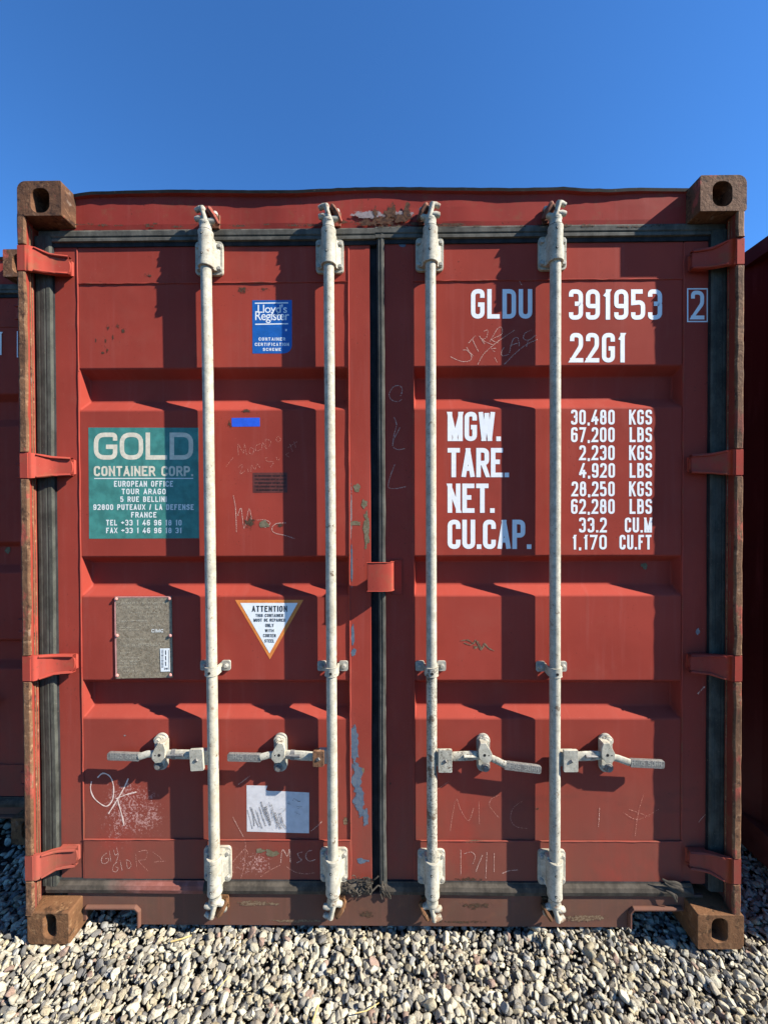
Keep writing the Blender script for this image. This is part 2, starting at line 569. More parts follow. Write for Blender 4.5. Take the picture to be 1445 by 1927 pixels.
# ---------------------------------------------------------------- stroke alphabet (condensed stencil capitals)
r_ = 1
GL = {
    '0': [[(0, 0, 1), (0, 1, 1), (1, 1, 1), (1, 0, 1), 'c']],
    '1': [[(.05, .80), (.7, 1), (.7, 0)]],
    '2': [[(0, .76), (0, 1, 1), (1, 1, 1), (1, .56, .5), (0, 0), (1.03, 0)]],
    '3': [[(0, .80), (0, 1, 1), (1, 1, 1), (1, .53, .5), (.38, .53)], [(.75, .53), (1, .53, .5), (1, 0, 1), (0, 0, 1), (0, .20)]],
    '4': [[(.62, 1), (0, .28), (1.05, .28)], [(.75, .55), (.75, 0)]],
    '5': [[(.97, 1), (0, 1), (0, .56), (1, .60, 1), (1, 0, 1), (0, 0, 1), (0, .20)]],
    '6': [[(1, .80), (1, 1, 1), (0, 1, 1), (0, 0, 1), (1, 0, 1), (1, .56, 1), (.5, .56)], [(.5, .56), (.04, .56)]],
    '7': [[(0, 1), (1, 1), (.32, 0)]],
    '8': [[(.06, .53, .5), (.06, 1, 1), (.94, 1, 1), (.94, .53, .5), 'c'], [(0, .53, .6), (0, 0, 1), (1, 0, 1), (1, .53, .6), 'c']],
    '9': [[(0, .20), (0, 0, 1), (1, 0, 1), (1, 1, 1), (0, 1, 1), (0, .44, 1), (.5, .44)], [(.5, .44), (.96, .44)]],
    'A': [[(0, 0), (.5, 1), (1, 0)], [(.2, .26), (.8, .26)]],
    'B': [[(0, 0), (0, 1)], [(.04, 1), (.95, 1, 1), (.95, .53, .5), (.04, .53)], [(.04, 0), (1, 0, 1), (1, .53, .6), (.6, .53)]],
    'C': [[(1, .72), (1, 1, 1), (0, 1, 1), (0, 0, 1), (1, 0, 1), (1, .28)]],
    'D': [[(0, 0), (0, 1), (1, 1, 1), (1, 0, 1), 'c']],
    'E': [[(1, 1), (0, 1), (0, 0), (1.02, 0)], [(.1, .53), (.9, .53)]],
    'F': [[(1, 1), (0, 1), (0, 0)], [(.1, .53), (.9, .53)]],
    'G': [[(1, .74), (1, 1, 1), (0, 1, 1), (0, 0, 1), (1, 0, 1), (1, .47), (.52, .47)]],
    'H': [[(0, 0), (0, 1)], [(1, 0), (1, 1)], [(.1, .52), (.9, .52)]],
    'I': [[(.5, 0), (.5, 1)]],
    'K': [[(0, 0), (0, 1)], [(.95, 1), (.08, .46)], [(.36, .62), (1, 0)]],
    'L': [[(0, 1), (0, 0), (1, 0)]],
    'M': [[(0, 0), (0, 1), (.5, .02), (1, 1), (1, 0)]],
    'N': [[(0, 0), (0, 1), (1, 0), (1, 1)]],
    'O': [[(0, 0, 1), (0, 1, 1), (1, 1, 1), (1, 0, 1), 'c']],
    'P': [[(0, 0), (0, 1)], [(.04, 1), (1, 1, 1), (1, .46, .8), (.04, .46)]],
    'R': [[(0, 0), (0, 1)], [(.04, 1), (1, 1, 1), (1, .48, .8), (.04, .48)], [(.55, .47), (1, 0)]],
    'S': [[(1, .76), (1, 1, 1), (0, 1, 1), (0, .56, .8), (1, .50, .8), (1, 0, 1), (0, 0, 1), (0, .24)]],
    'T': [[(0, 1), (1, 1)], [(.5, .95), (.5, 0)]],
    'U': [[(0, 1), (0, 0, 1), (1, 0, 1), (1, 1)]],
    'V': [[(0, 1), (.5, 0), (1, 1)]],
    'W': [[(0, 1), (.24, 0), (.5, .95), (.76, 0), (1, 1)]],
    'X': [[(0, 0), (1, 1)], [(0, 1), (1, 0)]],
    'Y': [[(0, 1), (.5, .45), (1, 1)], [(.5, .5), (.5, 0)]],
    'Z': [[(0, 1), (1, 1), (0, 0), (1, 0)]],
    '.': [[(.5, -.02), (.5, .04)]],
    ',': [[(.62, .06), (.3, -.14)]],
    '/': [[(0, 0), (1, 1)]],
    '+': [[(0, .5), (1, .5)], [(.5, .25), (.5, .75)]],
    '-': [[(0, .5), (1, .5)]],
}
GW = {'1': .62, 'I': .34, '.': .32, ',': .36, ' ': .62, 'M': 1.22, 'W': 1.3, '/': .6, 'L': .92, 'F': .92, 'E': .94, 'T': .96, '4': 1.05}


def smooth_path(pts, rad, sx, sy):
    """(u, v[, round]) points to a polyline with rounded corners of radius rad"""
    closed = pts[-1] == 'c'
    pp = [p for p in pts if p != 'c']
    q = [(Vector((p[0] * sx, p[1] * sy)), (p[2] if len(p) > 2 else 0)) for p in pp]
    n = len(q)
    out = []
    for i, (p, k) in enumerate(q):
        if k and (closed or 0 < i < n - 1):
            a, b = q[(i - 1) % n][0], q[(i + 1) % n][0]
            la, lb = (a - p).length, (b - p).length
            d = min(rad * k, la * .49, lb * .49)
            s, e = p + (a - p).normalized() * d, p + (b - p).normalized() * d
            for t in (0, .2, .4, .6, .8, 1):
                c = .62
                c1, c2 = s + (p - s) * c, e + (p - e) * c
                out.append(((1 - t) ** 3) * s + 3 * t * (1 - t) ** 2 * c1 + 3 * t * t * (1 - t) * c2 + t ** 3 * e)
        else:
            out.append(p)
    return out, closed


def text_px(mb, txt, x0, x1, yt, yb, sw, y, mat, rad=.5, gap=.24, dy=0., shear=0.):
    """stroke lettering filling the pixel box; sw = stroke width in pixels, dy = rise of the right end"""
    adv = [GW.get(c, 1.) for c in txt]
    tot = sum(adv) + gap * (len(txt) - 1)
    u = (x1 - x0) / tot
    x = x0
    k = 0
    for c, a in zip(txt, adv):
        w = a * u
        for path in GL.get(c, []):
            if c in '.,':
                iw, ih = max(w - sw, .1), yb - yt
            else:
                iw, ih = max(w - sw, .1), yb - yt - sw
            pts, cl = smooth_path(path, rad * max(w - sw, .1) if c not in '.,' else 0, iw, ih)
            base = yb - sw / 2
            out = []
            for p in pts:
                X = x + sw / 2 + p.x
                Y = base - p.y
                if c == '.':
                    X = x + w / 2
                    Y = yb - (0 if p.y < 0 else sw)
                out.append((X + shear * (yb - Y), Y - dy * (X - x0) / (x1 - x0)))
            # cut at sharp corners and lengthen straight ends, trimmed square at cap height and base line
            if c in '.,':
                mb.stroke(out, sw, y - .00003 * (k % 8), mat, cl)
                k += 1
                continue
            runs = [[0]]
            for i in range(1, len(out)):
                runs[-1].append(i)
                if 0 < i < len(out) - 1:
                    d1, d2 = Vector(out[i]) - Vector(out[i - 1]), Vector(out[i + 1]) - Vector(out[i])
                    if d1.length > 1e-5 and d2.length > 1e-5 and d1.angle(d2) > 1.75:
                        runs.append([i])
            for run in runs:
                r2 = [Vector(out[i]) for i in run]
                if len(r2) < 2:
                    continue
                if not cl:
                    for e, f in ((0, 1), (-1, -2)):
                        d = r2[e] - r2[f]
                        i = run[e]
                        u_, v_ = pts[i].x / iw, pts[i].y / ih
                        if d.length > 1e-5:
                            d.normalize()
                            inner_ = 0 < i < len(out) - 1
                            if inner_ or (abs(d.y) > .45 and not .02 < v_ < .98) or (abs(d.x) > .9 and not .02 < u_ < .98):
                                r2[e] = r2[e] + d * sw * (.5 if abs(d.x) > .98 or abs(d.y) > .98 else .9)
                o0 = len(mb.v)
                mb.stroke(r2, sw, y - .00003 * (k % 8), mat, cl)
                if c not in '/':
                    for i in range(o0, len(mb.v)):
                        vx, vy, vz = mb.v[i]
                        q = PX(vx, vy, vz)
                        sl = dy * (q[0] - x0) / (x1 - x0)
                        qy = min(max(q[1], yt - sl), yb - sl)
                        if abs(qy - q[1]) > 1e-6:
                            nx, nz = P(q[0], qy, vy)
                            mb.v[i] = (nx, vy, nz)
                k += 1
        x += w + gap * u


# ================================================================ THE MAIN CONTAINER
YD, YH, YS = .070, .062, .060                 # front planes of doors, header, sill behind the corner castings
XL, XR = Xp(38, 0), Xp(1398.5, 0)             # outer faces of the corner posts
ROOT = thing('shipping_container', 'weathered red shipping container filling the photo, white lettering and cream locking rods on its doors', 'shipping container',
             ((XL + XR) / 2, 0, 0), 'shipping containers standing side by side')
LEN = 6.06


# ---- corner castings
def casting(px0, px1, py0, py1, hx0, hx1, hy0, hy1, radii, mat, top, left, label=None):
    x0, x1, z1, z0 = Xp(px0, 0, py0), Xp(px1, 0, py0), Zp(py0, 0, (px0 + px1) / 2), Zp(py1, 0, (px0 + px1) / 2)
    b = MB()
    b.prism(rrect((x0 + x1) / 2, (z0 + z1) / 2, x1 - x0, z1 - z0, radii, 6), 0, .178, mat)
    base = b.build('tmp', origin=(0, 0, 0))
    bm_ = base.data
    bpy.data.objects.remove(base)
    cs = []

    def cut(fn):
        q = MB()
        fn(q)
        o = q.build('tmp', origin=(0, 0, 0))
        cs.append(o.data)
        bpy.data.objects.remove(o)
    ax0, az1 = P(hx0, hy0, 0)
    ax1, az0 = P(hx1, hy1, 0)
    w, h = ax1 - ax0, az1 - az0
    rad = min(w, h) * .42
    cut(lambda q: q.prism(rrect((ax0 + ax1) / 2, (az0 + az1) / 2, w, h, rad, 7), -.05, .06, mat))
    cut(lambda q: q.box(x0 + .026, x1 - .026, .032, .150, z0 + .022, z1 - .022, mat))
    zc = (z0 + z1) / 2
    if left:
        cut(lambda q: q.box(x0 - .05, x0 + .05, .06, .12, zc - .03, zc + .03, mat))
    else:
        cut(lambda q: q.box(x1 - .05, x1 + .05, .06, .12, zc - .03, zc + .03, mat))
    if top:
        cut(lambda q: q.box((x0 + x1) / 2 - .03, (x0 + x1) / 2 + .03, .03, .14, z1 - .05, z1 + .05, mat))
    me = boolean(bm_, cs, 'corner_casting')
    me.materials.clear()
    me.materials.append(M[mat])
    me.transform(Matrix.Translation(-Vector(ROOT['_o'])))
    me.polygons.foreach_set('material_index', [0] * len(me.polygons))
    me.polygons.foreach_set('use_smooth', [True] * len(me.polygons))
    me.set_sharp_from_angle(angle=math.radians(40))
    o = bpy.data.objects.new('corner_casting', me)
    COL.objects.link(o)
    o.parent = ROOT
    bv = o.modifiers.new('bevel', 'BEVEL')
    bv.width, bv.segments, bv.limit_method, bv.angle_limit = .0045, 2, 'ANGLE', math.radians(40)
    if label:
        o['label'] = label
    return x0, x1, z0, z1


CTL = casting(32, 115.5, 340, 406, 58, 93.5, 354, 400, (.006, .006, .006, .028), 'rust', True, True)
CTR = casting(1317, 1405, 329, 397, 1340, 1377, 341, 388, (.004, .008, .028, .006), 'rust', True, False)
CBL = casting(50, 131, 1717, 1779, 83, 105, 1722, 1765, (.02, .008, .006, .006), 'rust_low', False, True)
CBR = casting(1312, 1399.5, 1722, 1787, 1338.5, 1368.5, 1728.5, 1774, (.006, .02, .008, .006), 'rust_low', False, False)

# ---- corner posts: rusted front lip broken by the hinge lugs, slanted inner flank
HZ = [2.347, 1.645, .951, .262]               # hinge heights
for side in (-1, 1):
    xo = XL if side < 0 else XR
    x_in = Xp(53, 0) if side < 0 else Xp(1384, 0)
    x_fl = Xp(68.5, .045) if side < 0 else Xp(1366, .045)
    zt, zb = (CTL[2], CBL[3]) if side < 0 else (CTR[2], CBR[3])
    zt += .012
    zb -= .012
    b = MB()
    # body of the post: a folded J profile (plan outline)
    s = side
    body = [(xo, .0055), (x_in, .0055), (x_in + s * .002, .010), (x_fl - s * .003, .030), (x_fl, .036), (x_fl, .048), (x_fl + s * .012, .050),
            (x_fl + s * .004, .09), (x_fl - s * .05, .115), (x_fl - s * .05, .13), (xo, .16)]
    b.zprism(body, zb, zt, 'red_worn' if side < 0 else 'flank')
    # front lip in lengths between the hinge lugs, its edge eaten by rust
    cuts = [zt] + [v for hz in HZ for v in (hz + .045, hz - .045)] + [zb]
    rr = random.Random(5 + side)
    for i in range(0, len(cuts), 2):
        a, c = cuts[i] - .002, cuts[i + 1] + .002
        n = max(4, int((a - c) / .03))
        vs, fs = [], []
        for k in range(n + 1):
            z = c + (a - c) * k / n
            j = .006 * mnoise.noise(Vector((z * 9, side * 4, 1))) + rr.uniform(-.0012, .0012)
            e = .0035 * mnoise.noise(Vector((z * 14, side * 7, 5)))
            f = .003 * mnoise.noise(Vector((z * 22, side * 2, 9)))
            xi = x_in + (.001 + j) * (-s) * .5
            vs += [(xo + s * e * .5, .008, z), (xo + s * e * .5, .003 + f, z), (xo - s * .005 + s * e * .5, f, z), (xi + s * .004, f, z), (xi, .003 + f, z), (xi, .008, z)]
        for k in range(n):
            for q in range(5):
                fs.append((k * 6 + q, k * 6 + q + 1, (k + 1) * 6 + q + 1, (k + 1) * 6 + q))
        fs += [tuple(range(6)), tuple(n * 6 + q for q in range(6))]
        b.add(vs, fs, 'rust_lip')
    # rusted folds along the flank
    for fx, fy in ((x_in + s * .006, .026), (x_fl, .041)):
        pts, rad = [], []
        z = zb
        while z < zt:
            pts.append((fx + .0012 * mnoise.noise(Vector((z * 12, fy * 90, s))), fy, z))
            rad.append(.0026 + .0014 * mnoise.noise(Vector((z * 17, fy * 50, s * 3))))
            z += .03
        b.tube(pts, rad, 'rust_lip', n=6)
    # hinge lugs with their pins
    for hz in HZ:
        b.box(min(xo, x_in), max(xo, x_in), .001, .014, hz - .043, hz + .043, 'red_worn')
    b.build('corner_post', ROOT, bevel=.0015, seg=1)

# ---- header beam with its bent drip lip
hx0, hx1 = Xp(112, YH, 390), Xp(1324, YH, 390)
topline = [(100, 372), (135, 368), (150, 364), (175, 361), (240, 359), (330, 357), (480, 358), (560, 358), (610, 355.5), (660, 353.5), (720, 352), (800, 352.5), (900, 353.5), (985, 354), (1060, 352),
           (1105, 355), (1150, 356), (1190, 353.5), (1240, 354), (1285, 354.5), (1330, 356)]
ovl = [(100, .006), (160, .013), (330, .016), (520, .018), (560, .018), (610, .016), (660, .0125), (700, .011), (760, .012), (850, .013), (950, .0155), (1050, .014), (1090, .017), (1190, .012), (1250, .008), (1330, .007)]
tx, ty = zip(*topline)
ox, oy = zip(*ovl)
b = MB()
NS = 110
zb_h = Zp(429, YH)
sec = []
for k in range(NS + 1):
    px = 112 + (1324 - 112) * k / NS
    py = float(np.interp(px, tx, ty)) + 1.0 * mnoise.noise(Vector((px * .06, 3, 0)))
    ov = float(np.interp(px, ox, oy)) * .8 + .0015 * mnoise.noise(Vector((px * .05, 9, 0)))
    x, zt = P(px, py, YH - ov)
    x = hx0 + (hx1 - hx0) * k / NS
    dent = .004 * mnoise.noise(Vector((px * .012, 1, 7)))
    sec.append([(x, YH + .002 + dent * .3, zb_h), (x, YH + dent, zb_h + .02), (x, YH + dent, zb_h + .07), (x, YH, zt - .013),
                (x, YH - ov, zt - .0105), (x, YH - ov - .001, zt), (x, YH + .03, zt + .003), (x, YH + .09, zt + .004)])
vs = [p for s_ in sec for p in s_]
n8 = 8
for q in range(n8 - 1):
    b.add(vs, [(k * n8 + q, (k + 1) * n8 + q, (k + 1) * n8 + q + 1, k * n8 + q + 1) for k in range(NS)], 'red_frame' if q < 4 else 'tar')
b.box(hx0, hx1, YH + .012, YH + .09, zb_h + .002, zb_h + .11, 'red_frame')
# sticker residue and rust at the middle, small scrapes
yy = YH - .006
b.blob(690, 403, 36, 8, YH - .0045, 'greychip', seed=77)
b.blob(752, 404, 30, 8, YH - .0046, 'greychip', seed=78)
for i, (px, py, rx, ry) in enumerate([(706, 404, 8, 18), (733, 402, 13, 21), (724, 414, 38, 9), (760, 410, 26, 9), (690, 418, 24, 6), (640, 418, 30, 4), (790, 421, 44, 4), (850, 422, 34, 3), (765, 396, 9, 16)]):
    b.blob(px, py, rx, ry, YH - .0052 - i * .0001, 'rust_patch', seed=i)
for i in range(26):
    b.blob(150 + i * 44 + random.uniform(-15, 15), 425 + random.uniform(-3, 2), random.uniform(12, 34), random.uniform(2, 5), YH - .0055 - i % 4 * .00005, 'stain', seed=300 + i)
for i, (px, py) in enumerate([(170, 422), (188, 424), (278, 423), (292, 421)]):
    b.blob(px, py, 9, 3, YH - .0052, 'stain', rough=.7, seed=20 + i)
b.build('header', ROOT)

# ---- sill beam with its two fork pockets
def sx(px, py=1715):
    return Xp(px, YS, py)


zs_t, zs_b = Zp(1682, YS), Zp(1743, YS)
pk_t = Zp(1711, YS)
outl = [(sx(128), zs_t), (sx(128), Zp(1736, YS)), (sx(163), Zp(1736, YS)), (sx(163), pk_t), (sx(258), pk_t), (sx(258), zs_b), (sx(1187), zs_b), (sx(1187), pk_t - .002), (sx(1296), pk_t - .002), (sx(1296), Zp(1736, YS)), (sx(1322), Zp(1736, YS)), (sx(1322), zs_t)]
b = MB()
b.prism(outl, YS, YS + .010, 'red_sill')
b.box(sx(262), sx(1183), YS + .010, YS + .12, zs_b + .001, zs_b + .012, 'red_sill')
b.box(sx(140), sx(1310), YS + .010, YS + .12, pk_t + .012, zs_t - .004, 'red_sill')
# raised rims round the pockets
for pts in ([(163, 1706.5), (256, 1706.5), (262.5, 1713), (262.5, 1743)], [(1282, 1709), (1190, 1709), (1184, 1716), (1184, 1744)]):
    P3 = [(lambda q: (q[0], YS - .004, q[1]))(P(a, c, YS - .004)) for a, c in pts]
    b.tube(P3, .0065, 'red_sill', n=6, sy=1.6)
for i, (px, py, rx, ry) in enumerate([(690, 1720, 22, 9), (560, 1733, 60, 3), (860, 1735, 70, 3), (480, 1700, 40, 5), (900, 1705, 40, 8), (1100, 1728, 40, 7)]):
    b.blob(px, py, rx, ry, YS - .0006 - i * .0001, 'scrape' if i % 2 else 'stain', rough=.8, seed=60 + i, n=40)
b.build('sill', ROOT, bevel=.002)

# ---- body: side walls, roof, floor, far end
for side, nm in ((-1, 'side_wall'), (1, 'side_wall')):
    xo = (XL + .006) if side < 0 else (XR - .006)
    b = MB()
    pts = []
    y = .16
    s = -side
    while y < LEN - .2:
        pts += [(xo + s * .012, y), (xo + s * .012, y + .07), (xo + s * .048, y + .138), (xo + s * .048, y + .208)]
        y += .276
    pts.append((xo + s * .012, LEN - .16))
    z0, z1 = .16, 2.53
    vs = [(x, y, z0) for x, y in pts] + [(x, y, z1) for x, y in pts]
    n = len(pts)
    b.add(vs, [(i, i + 1, n + i + 1, n + i) for i in range(n - 1)], 'wall_red_shaded')
    b.box(min(xo, xo + s * .06), max(xo, xo + s * .06), .16, LEN - .1, 2.53, 2.592, 'wall_red_shaded')
    b.box(min(xo, xo + s * .06), max(xo, xo + s * .06), .16, LEN - .1, .03, .16, 'wall_red_shaded')
    b.build(nm, ROOT, smooth=20)
b = MB()
b.box(XL + .03, XR - .03, .14, LEN - .05, 2.575, 2.588, 'wall_red_shaded')
b.build('roof', ROOT)
b = MB()
b.box(XL + .05, XR - .05, .19, LEN - .05, .10, .15, 'wall_red_shaded')
b.build('floor', ROOT)
b = MB()
b.box(XL + .04, XR - .04, LEN - .06, LEN - .02, .04, 2.58, 'wall_red_shaded')
b.build('end_wall', ROOT)


# ---- doors
def door(is_left, marks, panel_marks, panel_scrapes):
    if is_left:
        xo0, p0, p1, xo1 = Xp(102, YD), Xp(151.5, YD), Xp(657, YD), Xp(698, YD)
    else:
        xo0, p0, p1, xo1 = Xp(724, YD), Xp(778, YD), Xp(1284, YD), Xp(1337, YD)
    zt, zb = Zp(459, YD), Zp(1661, YD)
    zs1, zs2 = Zp(529, YD), Zp(1581, YD)
    b = MB()
    # square-tube stiles either side, slim rails top and bottom (the rail plates sit a little proud of the panel)
    b.box(xo0, p0 - .001, YD, YD + .045, zb, zt, 'red')
    b.box(p1 + .001, xo1, YD, YD + .045, zb, zt, 'red')
    b.box(p0, p1, YD + .001, YD + .042, zs1, zt, 'red')
    b.box(p0, p1, YD - .003, YD + .045, zb, zs2, 'red')
    for args in marks:
        b.blob(*args[:6], n=46, rough=args[6], seed=args[7])
    d = b.build('door', ROOT, bevel=.003)
    d['label'] = 'left door with teal sign and triangle sticker' if is_left else 'right door with white container number and weights'
    # pressed panel with three horizontal recesses
    yf, yi = YD + .0022, YD + .0455
    q = MB()
    sxw = .007
    rec = []
    for t, bo, up, lw in ((691, 769.5, .026, .040), (1047, 1121, .023, .031), (1281, 1352, .021, .027)):
        rec.append((Zp(t, yf), Zp(bo, yf), up, lw))
    vs, fs = [], []
    xs = (p0 - .014, p0 + .0015, p1 - .0015, p1 + .014)

    def row(y, z):
        o = len(vs)
        vs.extend((x, y, z) for x in xs)
        return o
    prev = row(yf, zs1 + .012)
    for (a, c, up, lw) in rec:
        t, o = row(yf, a), row(yf, c)
        fs += [(prev + k, t + k, t + k + 1, prev + k + 1) for k in range(3)]
        i4 = len(vs)
        vs.extend([(xs[1] + sxw, yi, a - up), (xs[2] - sxw, yi, a - up), (xs[1] + sxw, yi, c + lw), (xs[2] - sxw, yi, c + lw)])
        fs += [(t, o, o + 1, t + 1), (t + 2, o + 2, o + 3, t + 3), (t + 1, i4, i4 + 1, t + 2), (i4, i4 + 2, i4 + 3, i4 + 1), (i4 + 2, o + 1, o + 2, i4 + 3), (t + 1, o + 1, i4 + 2, i4), (t + 2, i4 + 1, i4 + 3, o + 2)]
        prev = o
    e = row(yf, zs2 - .012)
    fs += [(prev + k, e + k, e + k + 1, prev + k + 1) for k in range(3)]
    q.add(vs, fs, 'red')
    for args in panel_marks:
        q.blob(*args[:6], n=46, rough=args[6], seed=args[7])
    for k, pth in enumerate(panel_scrapes):
        q.stroke(curve(pth), 1.8, YF - .0004 - .0001 * k, 'scrape', jit=.5)
    q.build('door_panel', d, bevel=.0055, seg=4, ang=12, smooth=60)
    # weld beads along the panel
    w = MB()
    for x in (p0 - .0005, p1 + .0005):
        pts = []
        n = 60
        for k in range(n + 1):
            z = zb + .004 + (zt - zb - .012) * k / n
            pts.append((x + random.uniform(-.0007, .0007), YD - .0002, z))
        w.tube(pts, [random.uniform(.0024, .0034) for _ in pts], 'red_worn', n=6, sy=.8)
    for z, hh in ((zs1, .003), (zs2, .0026)):
        n = 40
        pts = [(p0 + (p1 - p0) * k / n, YD + (.0015 if z == zs1 else -.002), z + random.uniform(-.0008, .0008)) for k in range(n + 1)]
        w.tube(pts, [hh * random.uniform(.8, 1.2) for _ in pts], 'red_worn', n=6)
    w.build('weld_bead', d, smooth=60)
    return d


# ---- chips, stains and scrapes in the paint: irregular patches that belong to the door's own mesh
YF = YD + .0022 - .0004          # just proud of the pressed panel
YST = YD - .0004                 # just proud of the stiles
YB = YD - .0034                  # just proud of the bottom rail plate
YC = YF - .00015


def scr(x0, y0, k, paths):
    return [[(x0 + a / 3.6125, y0 + c / 3.6125) for a, c in p] for p in paths]


def curve(pts):
    """Catmull-Rom through hand-drawn points"""
    if len(pts) < 3:
        return pts
    out = []
    q = [pts[0]] + list(pts) + [pts[-1]]
    for i in range(1, len(q) - 2):
        p0, p1, p2, p3 = (Vector(v) for v in q[i - 1:i + 3])
        for t in (0, .25, .5, .75):
            out.append(tuple(.5 * ((2 * p1) + (p2 - p0) * t + (2 * p0 - 5 * p1 + 4 * p2 - p3) * t * t + (3 * p1 - p0 - 3 * p2 + p3) * t ** 3)))
    out.append(pts[-1])
    return out


def marks(lst, seed, rough):
    out = []
    for i, (px, py, rx, ry, y, m) in enumerate(lst):
        out.append((px, py, rx, ry, y - .00004 * (i % 5) - (.0002 if m in ('bluechip', 'olive') else 0), m, rough, seed + i))
    return out


ML = marks([(664, 1195, 4, 18, YST, 'bluechip'), (665, 1228, 5, 9, YST, 'bluechip'), (668, 1400, 9, 34, YST, 'bluechip'), (672, 1465, 9, 30, YST, 'bluechip'), (676, 1505, 10, 26, YST, 'bluechip'), (668, 1375, 4, 14, YST, 'bluechip'), (688, 1535, 5, 18, YST, 'bluechip'), (683, 1620, 11, 5, YST, 'bluechip'),
            (661, 960, 1.6, 60, YST, 'greychip'), (662, 1060, 1.8, 45, YST, 'bluechip'), (671, 917, 9, 8, YST, 'olive'), (668, 985, 13, 5, YST, 'olive'), (690, 1000, 6, 40, YST, 'olive'), (686, 950, 7, 8, YST, 'olive'), (660, 1440, 2, 30, YST, 'bluechip'), (681, 1450, 7, 7, YST, 'olive'), (278, 518, 10, 5, YD, 'stain'),
            (512, 1606, 15, 7, YB, 'olive'), (490, 1600, 9, 5, YB, 'olive')], 100, .6)
MLP = marks([(203, 617, 5, 7, YC, 'stain'), (222, 613, 4.5, 6, YC, 'stain'), (233, 622, 5, 5, YC, 'stain'), (199, 640, 3, 9, YC, 'stain'), (213, 634, 2, 8, YC, 'stain'), (181, 640, 2, 5, YC, 'stain'), (194, 664, 5, 4, YC, 'stain'), (203, 661, 4, 5, YC, 'stain'), (463, 773, 10, 5, YC, 'stain'), (431, 799, 8, 9, YC, 'stain'),
             (497, 987, 12, 7, YC, 'olive'), (528, 988, 9, 5, YC, 'stain'), (470, 982, 14, 16, YC, 'stain'), (236, 1384, 4, 2.5, YC, 'greychip'), (455, 545, 14, 8, YC, 'stain'), (497, 545, 14, 6, YC, 'stain'), (650, 1545, 6, 8, YC, 'scrape')], 140, .6)
MR = marks([(758, 458, 11, 5, YST, 'bluechip'), (735, 1475, 3, 3, YST, 'stain'), (880, 1655, 35, 5, YB, 'stain'), (890, 1583, 26, 2, YB, 'scrape'), (1312, 1188, 4, 8, YST, 'greychip')], 200, .7)
MRP = marks([(1010, 1522, 4, 3, YC, 'stain'), (896, 1218, 7, 3, YC, 'scrape'), (1213, 1066, 8, 7, YD + .0435, 'olive')], 220, .7)
SR = scr(700, 1060, 1, [[(600, 528), (650, 522), (690, 545), (705, 522), (740, 590), (762, 545), (790, 575), (830, 595)], [(625, 540), (670, 555), (700, 530)], [(720, 530), (745, 580), (770, 550)]])
DL, DR = door(True, ML, MLP, []), door(False, MR, MRP, SR)
DL['_o'] = DR['_o'] = ROOT['_o']


# ---- rubber seals
def seal_v(pxa, pxb, yta, ybt, y0, prof, mats, parent, pyref=1000, ragged=0.):
    """ribbed vertical seal; prof: (fraction across, height towards the viewer)"""
    xa, xb = Xp(pxa, y0, pyref), Xp(pxb, y0, pyref)
    zt, zb = Zp(yta, y0), Zp(ybt, y0)
    n = 50
    b = MB()
    m = len(prof)
    vs = []
    for k in range(n + 1):
        z = zb + (zt - zb) * k / n
        wob = .0022 * mnoise.noise(Vector((xa * 3, z * 2.3, 4)))
        for i, (u, h) in enumerate(prof):
            jag = ragged * mnoise.noise(Vector((xa, z * 30, 8))) if i == m - 2 else 0
            vs.append((xa + (xb - xa) * u + wob + jag, y0 - h + wob, z))
    for i in range(m - 1):
        b.add(vs, [(k * m + i, k * m + i + 1, (k + 1) * m + i + 1, (k + 1) * m + i) for k in range(n)], mats[i])
    return b.build('weather_seal', parent, smooth=40)


def seal_h(pya, pyb, pxa, pxb, y0, prof, mats, parent, segs=60):
    za, zb = Zp(pya, y0), Zp(pyb, y0)
    xa, xb = Xp(pxa, y0, (pya + pyb) / 2), Xp(pxb, y0, (pya + pyb) / 2)
    b = MB()
    m = len(prof)
    vs = []
    for k in range(segs + 1):
        x = xa + (xb - xa) * k / segs
        wob = .0025 * mnoise.noise(Vector((x * 2.1, za * 3, 4)))
        for i, (u, h) in enumerate(prof):
            vs.append((x, y0 - h + wob * .6, za + (zb - za) * u + wob))
    for i in range(m - 1):
        b.add(vs, [(k * m + i, (k + 1) * m + i, (k + 1) * m + i + 1, k * m + i + 1) for k in range(segs)], mats[i])
    return b.build('weather_seal', parent, smooth=62)


rib = [(0, -.03), (.02, .0), (.10, .005), (.26, .006), (.32, .0053), (.40, .006), (.60, .0068), (.66, .0058), (.74, .0070), (.93, .006), (1, -.002), (1, -.03)]
RM = ['rubber_black', 'rubber'] + ['rubber'] * 8 + ['rubber_black']
seal_v(72.5, 104, 440, 1668, YD - .012, rib, RM, DL)
seal_v(1334, 1366, 440, 1672, YD - .012, rib, RM, DR)
trib = [(0, -.03), (.0, .002), (.12, .006), (.40, .006), (.47, .002), (.56, .006), (.72, .006), (.74, -.002), (.96, -.002), (1, -.002), (1, -.02)]
TM = ['rubber_black'] + ['rubber_dusty'] * 6 + ['rubber_black'] * 3
seal_h(429, 459, 76, 706, YD - .006, trib, TM, DL)
seal_h(427, 457.5, 706, 1362, YD - .006, trib, TM, DR)
brib = [(0, -.01), (.02, .000), (.10, .001), (.25, .009), (.50, .013), (.78, .010), (.95, .002), (1, -.012)]
BM = ['rubber_black'] + ['rubber_low'] * 5 + ['rubber_black']
seal_h(1658, 1684, 92, 385, YD - .008, brib, ['rubber_black'] + ['overspray'] * 5 + ['rubber_black'], DL)
seal_h(1658, 1684, 385, 700, YD - .008, brib, BM, DL)
seal_h(1659, 1685, 720, 1300, YD - .008, brib, BM, DR)
